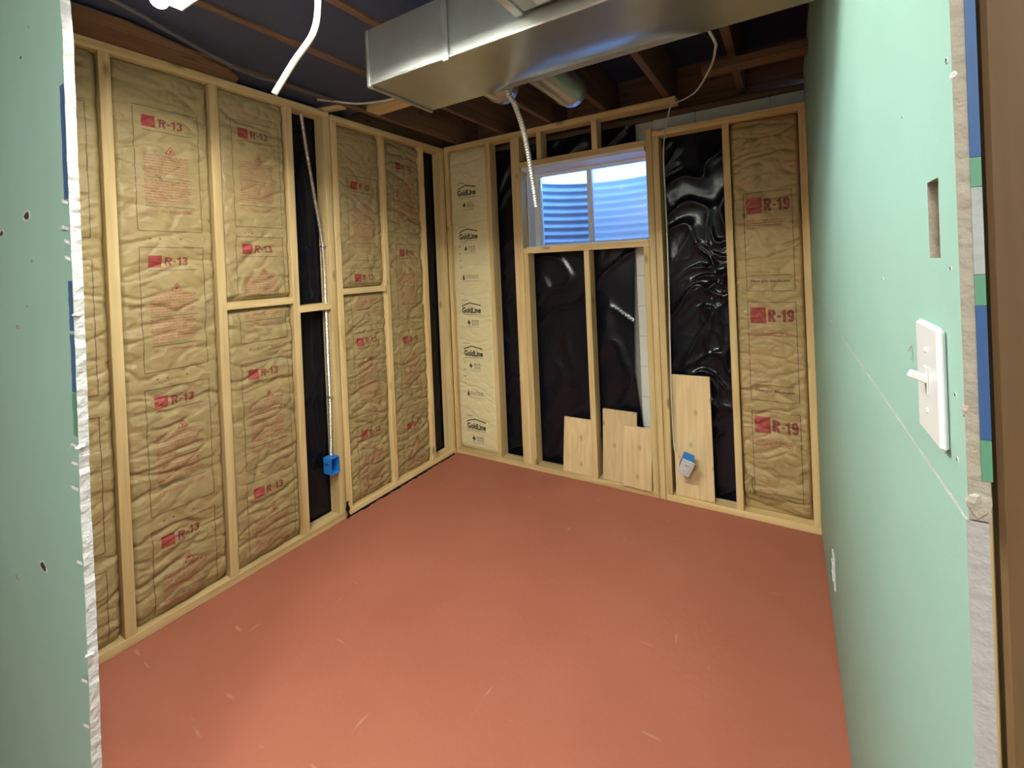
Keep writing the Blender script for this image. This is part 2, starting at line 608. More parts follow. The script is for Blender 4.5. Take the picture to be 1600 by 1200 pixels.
bstud(0.0035, 0.037)
bstud(0.402, 0.440)
bstud(0.624, 0.660)
bstud(0.6605, 0.697)
bstud(0.699, 0.737, z1=1.5565, name='cripple_stud')
bstud(1.160, 1.198, z1=1.5565, name='cripple_stud')
bstud(1.556, 1.5925, z1=1.5565, name='cripple_stud')
bstud(1.594, 1.631, z0=0.0, z1=2.275)
bstud(1.634, 1.672, z1=2.2215)
bstud(2.022, 2.058, z1=2.2215)
bstud(2.386, 2.419, z1=2.2215)
box('window_sill_plate', 0.698, 1.593, 0, SD, 1.557, 1.595, MW[0], wb, 0.002)
box('window_header', 0.698, 1.593, 0, SD, 2.174, 2.212, MW[0], wb, 0.002)
bstud(0.838, 0.876, 2.2125, name='cripple_stud')
bstud(1.247, 1.285, 2.2125, name='cripple_stud')

# ------------------------------------------------------------------ window
wi = tag(empty('window_1', (1.145, 0.20, 1.5955)), kind='structure')
box('jamb_liner', 0.698, 0.706, 0.091, 0.20, 1.60, 2.172, M_WPAINT, wi)
box('jamb_liner', 1.585, 1.593, 0.091, 0.20, 1.60, 2.172, M_WPAINT, wi)
box('head_liner', 0.7065, 1.5845, 0.002, 0.20, 2.150, 2.1735, M_WPAINT, wi, M=None)
box('window_stool', 0.7065, 1.5845, 0.05, 0.20, 1.5955, 1.604, M_VINYL, wi, 0.001)
y0, y1 = 0.178, 0.225
box('frame_stile', 0.7065, 0.748, y0, y1, 1.6045, 2.1495, M_VINYL, wi, 0.003)
box('frame_stile', 1.545, 1.5845, y0, y1, 1.6045, 2.1495, M_VINYL, wi, 0.003)
box('frame_rail', 0.7485, 1.5445, y0, y1, 1.6045, 1.622, M_VINYL, wi, 0.003)
box('frame_rail', 0.7485, 1.5445, y0, y1, 2.128, 2.1495, M_VINYL, wi, 0.003)
box('meeting_stile', 1.133, 1.168, y0 - 0.004, y1, 1.6225, 2.1275, M_VINYL, wi, 0.003)
box('sash_stile', 0.7485, 0.760, y0 + 0.012, y1, 1.6225, 2.1275, M_VINYL, wi, 0.002)
box('pane', 0.7605, 1.1325, 0.204, 0.208, 1.6225, 2.1275, M_GLASS, wi)
box('pane', 1.1685, 1.5445, 0.196, 0.200, 1.6225, 2.1275, M_GLASSF, wi)
bm = bmesh.new()
bbox(bm, 0.712, 1.575, 0.03, 0.049, 1.5955, 1.6015)
bmobj('caulk_strip', bm, M_VINYL, wi)

# window well outside: half-round corrugated steel
wwell = empty('window_well', (1.15, 0.37, 1.35))
V, Fc = [], []
na, nz_ = 48, 90
for j in range(nz_ + 1):
    z = 1.30 + 0.85 * j / nz_
    rr = 0.58 + 0.009 * math.sin(2 * PI * z / 0.062)
    for i in range(na + 1):
        an = PI * i / na
        ex = 0.18
        V.append((1.15 + rr * math.cos(an) * 1.06, 0.38 + rr * math.sin(an) * 0.92, z))
for j in range(nz_):
    for i in range(na):
        k = j * (na + 1) + i
        Fc.append((k + 1, k, k + na + 1, k + na + 2))
nv = len(V)
o = meshobj('corrugated_panel', V, Fc, M_WELL, wwell, smooth=True)
tb = [(1.15 + 0.592 * math.cos(PI * i / 40) * 1.06, 0.38 + 0.592 * math.sin(PI * i / 40) * 0.92, 2.153) for i in range(41)]
V, Fc = tube_geo(tb, 0.010, 8)
meshobj('rolled_rim', V, Fc, M_WELL, wwell, smooth=True)
tag(wwell, 'half-round corrugated steel window well outside the window', 'window well')
# soil around the well and its floor
bm = bmesh.new()
ri = [bm.verts.new((1.15 + 0.60 * math.cos(PI * i / 40) * 1.06, 0.38 + 0.60 * math.sin(PI * i / 40) * 0.92, 2.12)) for i in range(41)]
ro = [bm.verts.new((1.15 + 3.0 * math.cos(PI * i / 40), 0.38 + 3.0 * math.sin(PI * i / 40), 2.11)) for i in range(41)]
for i in range(40): bm.faces.new((ri[i], ro[i], ro[i + 1], ri[i + 1]))
tag(bmobj('ground', bm, M_SOIL), 'dark soil surrounding the window well', 'soil', kind='stuff')
tag(box('gravel_bed', 0.5, 1.8, 0.365, 0.98, 1.20, 1.29, M_SOIL), 'gravel at the bottom of the window well', 'gravel', kind='stuff')

# ------------------------------------------------------------------ setting: right wall (green board face x = 2.42)
XR = 2.42
wr = tag(empty('wall_right', (XR, 0, 0)), kind='structure')
YE = -2.335
SEAM = 1.262
HOLE = (-2.290, -2.255, 1.460, 1.528)
o = slab('drywall_sheet', 'y', YE, 0.09, XR, XR + 0.0127, SEAM + 0.0012, 2.46, [HOLE], [M_GREEN, M_ENDG, M_TEAR], wr)
for p in o.data.polygons:
    if p.normal.y < -0.9 and p.center.y + WL[o].y < YE + 0.001: p.material_index = 1
    elif abs(p.normal.x) < 0.5: p.material_index = 2
o = slab('drywall_sheet', 'y', YE + 0.003, 0.09, XR - 0.0008, XR + 0.0119, 0.004, SEAM - 0.0012, [], [M_GREEN, M_ENDG], wr)
for p in o.data.polygons:
    if abs(p.normal.x) < 0.5: p.material_index = 1
box('slot_backing', XR + 0.007, XR + 0.0125, HOLE[0] + 0.0005, HOLE[1] - 0.0005, HOLE[2] + 0.0005, HOLE[3] - 0.0005, M_TEAR, wr)
# end tape strips on the cut end of the upper sheet
for z0, z1, mt in ((1.535, 2.3, M_TAPEB), (1.513, 1.5345, M_TAPEG), (1.448, 1.5125, M_TAPEW), (1.425, 1.4475, M_TAPEG), (1.325, 1.4245, M_TAPEB), (1.294, 1.3245, M_TAPEG)):
    box('end_tape', XR + 0.0078, XR + 0.0137, YE - 0.0011, YE - 0.0001, z0, z1, mt, wr)
random.seed(5)


def lump(name, c, r, mat, parent, seed=0, flat=(1, 1, 1)):
    rg = random.Random(seed)
    bm = bmesh.new()
    bmesh.ops.create_icosphere(bm, subdivisions=2, radius=r)
    for v in bm.verts:
        v.co *= 1 + rg.uniform(-0.28, 0.28)
        v.co = Vector((v.co.x * flat[0], v.co.y * flat[1], v.co.z * flat[2])) + Vector(c)
    return bmobj(name, bm, mat, parent)


lump('crushed_edge', (XR + 0.006, YE + 0.001, 1.276), 0.008, M_TEAR, wr, 3, (0.8, 0.7, 1.3))
lump('crushed_edge', (XR + 0.001, YE + 0.002, 1.345), 0.0035, M_TEAR, wr, 4, (0.6, 0.8, 1.6))
lump('crushed_edge', (XR + 0.001, YE + 0.002, 1.598), 0.0035, M_GYPS, wr, 6, (0.6, 1.0, 0.9))


def dimple(x, y, z, r, ax, parent, seed=0, torn=True):
    """screw dimple: dark pit with a raised torn rim"""
    V, Fc = [], []
    rg = random.Random(seed)
    n = 12
    for ring, (k, hgt) in enumerate(((1.45, 0.0001), (1.0, 0.0007), (0.8, 0.0002), (0.0, 0.0001))):
        for i in range(n):
            an = 2 * PI * i / n
            q = r * k * (1 + rg.uniform(-0.18, 0.18))
            a, b_ = q * math.cos(an), q * math.sin(an)
            V.append((x + a * 2.4, y - hgt, z + b_) if ax == 'F' else (x - hgt, y + a, z + b_))
    mi = []
    for ring in range(3):
        for i in range(n):
            i2 = (i + 1) % n
            Fc.append((ring * n + i, ring * n + i2, ring * n + n + i2, ring * n + n + i))
            mi.append(0 if ring == 0 else 1)
    return meshobj('screw_dimple', V, Fc, [M_GYPS if torn else M_GREEN, M_DARKH if torn else M_TEAR], parent, mi)


for k, (y, z, r, t) in enumerate(((-2.170, 1.610, 0.0016, True), (-2.325, 1.613, 0.002, True), (-2.316, 1.452, 0.0016, True), (-2.02, 1.43, 0.002, True), (-2.316, 1.352, 0.0016, True),
                               (-2.315, 1.300, 0.0018, True), (-1.9, 1.20, 0.0025, True), (-2.30, 1.18, 0.0018, True), (-2.21, 1.02, 0.0016, True))):
    dimple(XR, y, z, r, 'R', wr, k, t)
# scrape in the paper beside the switch, and the paler scratch streaks
V, Fc = [], []
for (ya, za, yb, zb, w) in ((-2.172, 1.372, -2.178, 1.345, 0.0018), (-2.15, 1.356, -2.172, 1.366, 0.003), (-2.16, 1.350, -2.176, 1.352, 0.0012)):
    b_ = len(V)
    d = Vector((yb - ya, zb - za)).normalized()
    nn = (-d.y * w / 2, d.x * w / 2)
    V += [(XR - 0.0004, ya, za), (XR - 0.0004, (ya + yb) / 2 - nn[0], (za + zb) / 2 - nn[1]), (XR - 0.0004, yb, zb), (XR - 0.0004, (ya + yb) / 2 + nn[0], (za + zb) / 2 + nn[1])]
    Fc.append([b_, b_ + 3, b_ + 2, b_ + 1])
meshobj('paper_scrape', V, Fc, M_TEAR, wr)
# studs behind the sheet and the room beyond
for y in (-2.30, -1.93, -1.52, -1.11, -0.70, -0.29):
    box('stud', XR + 0.014, XR + 0.103, y - 0.019, y + 0.019, 0.0, 2.44, MW[2], wr)
box('back_panel', XR + 0.104, XR + 0.117, YE + 0.031, 0.162, 0.0, 2.70, M_HALLP, wr)
box('jamb_stud', XR + 0.0165, XR + 0.108, YE - 0.002, YE + 0.0145, 0.0, 2.44, M_JAMB, wr, 0.003)

# ------------------------------------------------------------------ setting: front partition with the opening (green board on the hall side)
wf = tag(empty('wall_front', (0, -2.50, 0)), kind='structure')
YF, TF = -2.50, 0.016
KF = (YF - CAM.y) / 0.33        # sheet plane distance relative to the survey plane


def sx_(x): return CAM.x + (x - CAM.x) * KF


def sz_(z): return CAM.z + (z - CAM.z) * KF


edge = [(0.0, 0.966), (0.42, 0.976), (0.63, 0.984), (0.77, 0.986), (0.91, 0.985), (1.03, 0.984), (1.146, 0.991), (1.26, 0.996), (1.39, 1.000), (1.53, 1.003), (1.667, 1.004), (1.80, 1.006), (1.90, 1.009), (2.00, 1.012), (2.08, 1.004), (2.45, 1.0), (2.9, 1.0)]
edge = [(0.0, sx_(0.966))] + [(sz_(a), sx_(b)) for a, b in edge[1:]]
rg = random.Random(8)
zs = list(np.linspace(0.0, 2.4995, 209))
V, Fc, mi = [], [], []
ez = [e[0] for e in edge]; ex = [e[1] for e in edge]
for z in zs:
    xe = float(np.interp(z, ez, ex)) + rg.uniform(-0.0014, 0.0014)
    V += [(-1.3, YF, z), (xe + rg.uniform(-0.0012, 0.0012), YF, z), (xe - 0.001 + rg.uniform(-0.001, 0.001), YF + TF, z), (-1.3, YF + TF, z)]
for j in range(len(zs) - 1):
    a, b_ = j * 4, j * 4 + 4
    Fc += [(a, a + 1, b_ + 1, b_), (a + 1, a + 2, b_ + 2, b_ + 1), (a + 2, a + 3, b_ + 3, b_ + 2)]
    mi += [0, 1, 1]
meshobj('drywall_sheet', V, Fc, [M_GREEN, M_GYPS], wf, mi)


def ftape(z0, z1, w, mt, dx=0.0):
    V, Fc = [], []
    zz = np.linspace(sz_(z0), sz_(z1), 12)
    r2 = random.Random(int(z0 * 1000))
    for z in zz:
        xe = float(np.interp(z, ez, ex)) - 0.0018 + dx
        V += [(xe - w + r2.uniform(-0.002, 0.002), YF - 0.0008, z), (xe, YF - 0.0008, z)]
    for j in range(len(zz) - 1): Fc.append((2 * j, 2 * j + 1, 2 * j + 3, 2 * j + 2))
    return meshobj('end_tape', V, Fc, mt, wf)


ftape(1.655, 1.900, 0.022, M_TAPEB)
ftape(1.370, 1.478, 0.022, M_TAPEB)
ftape(1.236, 1.362, 0.022, M_TAPEB)
ftape(1.140, 1.234, 0.022, M_TAPEG)
for k, (x, z, r, t) in enumerate(((0.692, 1.647, 0.0085, True), (0.447, 1.621, 0.0065, True), (0.690, 0.765, 0.0085, True), (0.434, 0.654, 0.006, False), (0.563, 1.364, 0.006, False), (0.781, 2.09, 0.003, False), (0.707, 2.038, 0.003, True), (0.717, 1.533, 0.0035, False), (0.66, 1.42, 0.003, False))):
    dimple(sx_(x), YF, sz_(z), r, 'F', wf, 20 + k, t)
# torn paper tufts along the cut edge
for k, (z, dx, l) in enumerate(((1.585, -0.05, 0.10), (1.555, -0.03, 0.05), (1.64, -0.02, 0.06), (1.52, -0.02, 0.05), (1.115, -0.02, 0.08), (1.075, -0.03, 0.06), (1.02, -0.05, 0.09), (0.60, -0.03, 0.06), (0.86, -0.02, 0.05), (0.50, -0.02, 0.05))):
    z = sz_(z)
    xe = float(np.interp(z, ez, ex))
    r2 = random.Random(k)
    a = Vector((xe - 0.002, YF - 0.001, z)); b_ = a + Vector((-l * 0.5, -0.004, r2.uniform(-0.02, 0.012)))
    c = a + Vector((-l * 0.15, -0.006, 0.006))
    V = [a[:], (a + Vector((0, 0, 0.007)))[:], (c + Vector((0, 0, 0.006)))[:], b_[:], c[:]]
    meshobj('torn_paper', V, [(0, 1, 2), (0, 2, 4), (4, 2, 3)], M_GYPS, wf)
for k, (z, r) in enumerate(((1.15, 0.007), (0.735, 0.006), (1.41, 0.005))):
    xe = float(np.interp(z, ez, ex))
    lump('torn_paper', (xe + 0.001, YF + 0.004, z), r, M_GYPS, wf, 40 + k, (0.9, 1.2, 0.7))
for x in (-0.9, -0.5, 0.42):
    box('stud', x, x + 0.038, YF + TF + 0.001, -2.366, 0.0, 2.44, MW[2], wf)
box('inner_panel', 0.005, 0.46, -2.364, -2.352, 0.0, 2.44, M_GYPS, wf)
box('header', 1.13, 2.5, YF + 0.017, -2.345, 2.16, 2.70, M_HALLP, wf)
box('upper_panel', -1.3, 1.12, YF + 0.017, -2.366, 2.4405, 2.70, M_HALLP, wf)
box('side_panel', XR + 0.112, 3.4, YE, YE + 0.03, 0.0, 2.70, M_HALLP, wf)

# hall behind the camera
wh = tag(empty('wall_hall', (0, -5.2, 0)), kind='structure')
box('hall_end_wall', -1.3, 3.4, -5.3, -5.2, 0, 2.50, M_HALLP, wh)
box('hall_side_wall', -1.4, -1.3, -5.3, -2.50, 0, 2.50, M_HALLP, wh)
box('hall_side_wall', 3.3, 3.4, -5.2, -2.34, 0, 2.50, M_HALLP, wh)
box('hall_ceiling', -1.3, 3.3, -5.2, -2.502, 2.50, 2.55, M_HALLC, wh)

# ------------------------------------------------------------------ setting: ceiling
ce = tag(empty('ceiling', (0, 0, 2.45)), kind='structure')
box('subfloor', -0.32, 3.4, -5.3, 0.36, 2.711, 2.76, M_SUB, ce)
for x in (0.135, 0.555, 0.945, 1.335, 1.725, 2.115):
    z0 = 2.452
    box('joist', x - 0.019, x + 0.019, -2.34, 0.275, z0, 2.71, MO[1], ce, 0.002)
box('joist', 2.44, 2.478, -2.34, 0.275, 2.462, 2.71, MO[1], ce)
# black underlay panels between the joists
for x0, x1, y1 in ((-0.10, 0.114, -0.9), (0.156, 0.534, -0.95), (0.576, 0.924, -1.2), (0.966, 1.314, -1.3), (1.356, 1.704, -1.4)):
    box('underlay_panel', x0, x1, -2.34, y1, 2.462, 2.468, M_SUB, ce)
box('rim_board', -0.10, -0.062, -2.34, 0.27, 2.4405, 2.71, MO[1], ce)
# flat board lying on the left plate
V = [(-0.06, -2.34, 2.441), (0.225, -2.34, 2.441), (0.232, -2.09, 2.441), (0.19, -1.90, 2.441), (0.13, -1.69, 2.441), (0.06, -1.60, 2.441), (-0.06, -1.57, 2.441)]
nb = len(V)
V = V + [(x, y, z + 0.010) for x, y, z in V]
Fc = [list(range(nb))[::-1], list(range(nb, 2 * nb))] + [[i, (i + 1) % nb, nb + (i + 1) % nb, nb + i] for i in range(nb)]
meshobj('plate_board', V, Fc, MO[1], ce)
box('plate_block', -0.055, 0.12, -1.075, -1.037, 2.4405, 2.475, MW[0], ce, 0.002, M=Matrix.Translation((0.03, -1.05, 2.46)) @ Euler((0, 0, 0.25)).to_matrix().to_4x4() @ Matrix.Translation((-0.03, 1.05, -2.46)))
box('bridging', 0.156, 0.535, -0.90, -0.80, 2.452, 2.490, MW[0], ce, 0.002)
box('bridging', 1.99, 2.42, -0.46, -0.372, 2.36, 2.398, MO[0], ce, 0.002)

# ------------------------------------------------------------------ insulation batts with conforming print
_txt = {}


def text_tris(s, bold=0.0):
    key = (s, bold)
    if key in _txt: return _txt[key]
    cu = bpy.data.curves.new('t', 'FONT')
    cu.body = s
    cu.size = 1
    cu.offset = bold
    cu.resolution_u = 4
    ob = bpy.data.objects.new('t', cu)
    COL.objects.link(ob)
    dg = bpy.context.evaluated_depsgraph_get()
    dg.update()
    me = bpy.data.meshes.new_from_object(ob.evaluated_get(dg))
    bm = bmesh.new()
    bm.from_mesh(me)
    bmesh.ops.triangulate(bm, faces=bm.faces[:])
    T = np.array([[v.co[:2] for v in f.verts] for f in bm.faces])
    bm.free()
    bpy.data.objects.remove(ob)
    bpy.data.curves.remove(cu)
    bpy.data.meshes.remove(me)
    lo = T.reshape(-1, 2).min(0); hi = T.reshape(-1, 2).max(0)
    T = (T - lo) / (hi[1] - lo[1])
    w = (hi[0] - lo[0]) / (hi[1] - lo[1])
    _txt[key] = (T, w)
    return _txt[key]


class Print:
    """flat print in wall coordinates (u, v); g = the piece being printed"""
    def __init__(s):
        s.G = {}
        s.g = 'printed_panel'

    def add(s, vs_, mi):
        s.G.setdefault(s.g, []).append((vs_, mi))

    def tri(s, a, b_, c, mi, lim=0.012):
        st = [(a, b_, c)]
        while st:
            a, b_, c = st.pop()
            e = [math.dist(a, b_), math.dist(b_, c), math.dist(c, a)]
            k = max(range(3), key=lambda i: e[i])
            if e[k] > lim:
                if k == 0: mpt = ((a[0] + b_[0]) / 2, (a[1] + b_[1]) / 2); st += [(a, mpt, c), (mpt, b_, c)]
                elif k == 1: mpt = ((b_[0] + c[0]) / 2, (b_[1] + c[1]) / 2); st += [(a, b_, mpt), (a, mpt, c)]
                else: mpt = ((c[0] + a[0]) / 2, (c[1] + a[1]) / 2); st += [(a, b_, mpt), (mpt, b_, c)]
            else:
                if (b_[0] - a[0]) * (c[1] - a[1]) - (b_[1] - a[1]) * (c[0] - a[0]) < 0: b_, c = c, b_
                s.add([a, b_, c], mi)

    def quad(s, a, b_, c, d, mi):
        s.add([a, b_, c, d], mi)

    def rect(s, u0, v0, u1, v1, mi, lim=0.012):
        nu = max(1, int(math.ceil((u1 - u0) / lim))); nv = max(1, int(math.ceil((v1 - v0) / lim)))
        for i in range(nu):
            for j in range(nv):
                a0, a1 = u0 + (u1 - u0) * i / nu, u0 + (u1 - u0) * (i + 1) / nu
                b0, b1 = v0 + (v1 - v0) * j / nv, v0 + (v1 - v0) * (j + 1) / nv
                s.quad((a0, b0), (a1, b0), (a1, b1), (a0, b1), mi)

    def stroke(s, pts, w, mi):
        for (a, b_) in zip(pts[:-1], pts[1:]):
            d = Vector((b_[0] - a[0], b_[1] - a[1]))
            n = max(1, int(math.ceil(d.length / 0.012)))
            d.normalize()
            nx, ny = -d.y * w / 2, d.x * w / 2
            for i in range(n):
                p = (a[0] + (b_[0] - a[0]) * i / n, a[1] + (b_[1] - a[1]) * i / n)
                q = (a[0] + (b_[0] - a[0]) * (i + 1) / n, a[1] + (b_[1] - a[1]) * (i + 1) / n)
                s.quad((p[0] - nx, p[1] - ny), (q[0] - nx, q[1] - ny), (q[0] + nx, q[1] + ny), (p[0] + nx, p[1] + ny), mi)

    def band(s, pts, w, mi):
        """mitred thick stroke, for heavy lettering"""
        P = [Vector(p) for p in pts]
        L, R_ = [], []
        for i, p in enumerate(P):
            t0 = (P[i] - P[i - 1]).normalized() if i else (P[1] - P[0]).normalized()
            t1 = (P[i + 1] - P[i]).normalized() if i < len(P) - 1 else t0
            n = Vector((-(t0.y + t1.y), t0.x + t1.x)).normalized()
            k = w / 2 / max(0.5, n.dot(Vector((-t0.y, t0.x))))
            L.append(p + n * k); R_.append(p - n * k)
        for i in range(len(P) - 1):
            s.tri(R_[i][:], R_[i + 1][:], L[i + 1][:], mi); s.tri(R_[i][:], L[i + 1][:], L[i][:], mi)

    def glyphs(s, txt, u, v, h, mi, wid):
        """heavy grotesque capitals R - 1 3 9, laid out to total width wid"""
        adv = {'R': 0.80, '-': 0.42, '1': 0.50, '3': 0.72, '9': 0.74}
        k = wid / sum(adv[c] for c in txt)
        w = 0.21 * h
        def arc(cx, cy, rx, ry, a0, a1, n=10): return [(cx + rx * math.cos(math.radians(a0 + (a1 - a0) * i / n)), cy + ry * math.sin(math.radians(a0 + (a1 - a0) * i / n))) for i in range(n + 1)]
        for c in txt:
            W = adv[c] * k
            g = W - 0.10 * k
            i_ = w / 2
            if c == 'R':
                s.band([(u + i_, v), (u + i_, v + h)], w, mi)
                s.band([(u + i_, v + h - i_), (u + g * 0.55, v + h - i_)] + arc(u + g * 0.55, v + h * 0.72, g * 0.45 - i_, h * 0.28 - i_, 90, -90)[1:] + [(u + i_, v + h * 0.44 + i_)], w, mi)
                s.band([(u + g * 0.50, v + h * 0.46), (u + g - i_, v)], w, mi)
            elif c == '-':
                s.rect(u + 0.02 * k, v + h * 0.36, u + g, v + h * 0.36 + w * 0.9, mi)
            elif c == '1':
                s.band([(u + g - i_, v), (u + g - i_, v + h)], w, mi)
                s.band([(u, v + h * 0.70), (u + g - i_, v + h * 0.91)], w * 0.80, mi)
            elif c == '3':
                s.band(arc(u + g / 2, v + h * 0.735, g / 2 - i_, h * 0.265 - i_, 165, -90) , w, mi)
                s.band(arc(u + g / 2, v + h * 0.28, g / 2 - i_, h * 0.28 - i_, 90, -165), w, mi)
            elif c == '9':
                s.band(arc(u + g / 2, v + h * 0.67, g / 2 - i_, h * 0.33 - i_, 0, 360, 16), w, mi)
                s.band([(u + g - i_, v + h * 0.70)] + arc(u + g / 2, v + h * 0.34, g / 2 - i_, h * 0.34 - i_, 0, -150), w, mi)
            u += W

    def poly(s, pts, mi):
        c = (sum(p[0] for p in pts) / len(pts), sum(p[1] for p in pts) / len(pts))
        for a, b_ in zip(pts, pts[1:] + pts[:1]): s.tri(c, a, b_, mi)

    def text(s, str_, u, v, h, mi, bold=0.0, width=None):
        T, w = text_tris(str_, bold)
        sx = h if width is None else width / w
        for t in T: s.tri(*[(u + p[0] * sx, v + p[1] * h) for p in t], mi)

    def words(s, u0, u1, v, h, mi, rg, last=1.0):
        u = u0
        e = u0 + (u1 - u0) * last
        while u < e - 0.004:
            l = min(rg.uniform(0.008, 0.026), e - u)
            s.rect(u, v, u + l, v + h, mi)
            u += l + 0.0038


def roof_logo(p, u, v, w, h, mi):
    p.stroke([(u + 0.004, v + h * 1.05), (u + 0.004, v + h * 1.25), (u + w * 0.45, v + h * 1.75), (u + w, v + h * 1.30)], h * 0.17, mi)
    p.text('GoldLine', u, v, h, mi, 0.040, width=w)
    p.stroke([(u, v - h * 0.28), (u + w, v - h * 0.22)], h * 0.06, mi)


M_RED3 = plain('dark_red_print', (0.21, 0.045, 0.03), 0.6, noise=0.25, nscale=40)
MATS_K = [M_RED, M_BRN, M_RED2, M_RED3]
MATS_G = [M_BLK, M_GREY]


def panel13(u0, ztop, zmin, zmax, rg):
    """one printed R-13 panel; returns Print clipped to zmin..zmax"""
    p = Print()
    u1 = u0 + 0.243
    zb = ztop - 0.535
    lw = 0.0026
    p.stroke([(u0, ztop), (u1, ztop)], lw, 1)
    p.stroke([(u0, ztop), (u0, zb)], lw, 1)
    p.stroke([(u1, ztop), (u1, zb)], lw, 1)
    p.stroke([(u0, zb), (u1, zb)], lw, 1)
    a = u0 + 0.030
    p.g = 'logo_square'
    p.rect(a, ztop - 0.086, a + 0.049, ztop - 0.036, 0)
    p.stroke([(a + 0.006, ztop - 0.064), (a + 0.02, ztop - 0.058), (a + 0.043, ztop - 0.061)], 0.0022, 2)
    p.stroke([(a + 0.024, ztop - 0.083), (a + 0.044, ztop - 0.066)], 0.0022, 2)
    p.g = 'rating_text'
    p.glyphs('R-13', a + 0.062, ztop - 0.080, 0.037, 3, 0.092)
    p.g = 'warning_text'
    p.stroke([(a, ztop - 0.100), (a + 0.186, ztop - 0.100)], 0.0024, 1)
    # warning triangle with flame
    c, t = u0 + 0.131, ztop - 0.160
    p.g = 'warning_triangle'
    tri = [(c - 0.019, t - 0.032), (c + 0.019, t - 0.032), (c, t)]
    p.stroke(tri + tri[:1], 0.003, 0)
    p.poly([(c - 0.006, t - 0.026), (c + 0.006, t - 0.026), (c + 0.005, t - 0.018), (c, t - 0.010), (c - 0.005, t - 0.018)], 0)
    z = t - 0.046
    p.g = 'warning_text'
    for i in range(18):
        if i == 8:
            p.stroke([(a, z + 0.002), (a + 0.180, z + 0.002)], 0.002, 1)
            z -= 0.010
            continue
        h = 0.0066 if i in (0, 9) else 0.0056
        p.words(a, a + 0.178 - rg.uniform(0, 0.012), z - 0.004, h, 2, rg, 0.45 if i in (7, 17) else 1.0)
        z -= 0.0122
    p.stroke([(a, z - 0.004), (a + 0.186, z - 0.004)], 0.0024, 1)
    p.text('Fiber Glass Insulation', a + 0.004, z - 0.032, 0.015, 2, 0.02, width=0.176)
    # nail marks between panels
    for dx in (0.04, 0.075, 0.15): p.words(u0 + dx, u0 + dx + 0.008, zb - 0.036, 0.005, 1, rg)
    return clip(p, zmin, zmax)


def panel19(u0, ztop, zmin, zmax, rg):
    p = Print()
    u1 = u0 + 0.228
    zb = ztop - 0.542
    lw = 0.0028
    for q in ([(u0, ztop), (u1, ztop)], [(u0, ztop), (u0, zb)], [(u1, ztop), (u1, zb)], [(u0, zb), (u1, zb)]): p.stroke(q, lw, 1)
    a = u0 + 0.012
    p.g = 'logo_square'
    p.rect(a, ztop - 0.118, a + 0.076, ztop - 0.030, 0)
    p.stroke([(a + 0.012, ztop - 0.080), (a + 0.030, ztop - 0.066), (a + 0.064, ztop - 0.074)], 0.003, 2)
    p.stroke([(a + 0.014, ztop - 0.098), (a + 0.066, ztop - 0.098)], 0.003, 2)
    p.g = 'rating_text'
    p.glyphs('R-19', a + 0.086, ztop - 0.106, 0.066, 3, 0.126)
    p.g = 'small_text'
    z = ztop - 0.158
    for i in range(4):
        p.words(a, a + 0.190 - rg.uniform(0, 0.02), z, 0.006, 2, rg, 0.5 if i == 3 else 1.0)
        z -= 0.0135
    p.stroke([(a + 0.01, ztop - 0.455), (a + 0.200, ztop - 0.455)], 0.0024, 1)
    p.words(a + 0.01, a + 0.1, ztop - 0.44, 0.005, 2, rg)
    p.text('Fiberglas Insulation', a + 0.01, ztop - 0.498, 0.019, 1, 0.02, width=0.185)
    return clip(p, zmin, zmax)


def clip(p, zmin, zmax):
    q = Print()
    for g, L in p.G.items():
        K = [(v, mi) for v, mi in L if min(t[1] for t in v) >= zmin and max(t[1] for t in v) <= zmax]
        if K: q.G[g] = K
    return q


def uclip(p, umin):
    q = Print()
    for g, L in p.G.items():
        K = [(v, mi) for v, mi in L if min(t[0] for t in v) >= umin]
        if K: q.G[g] = K
    return q


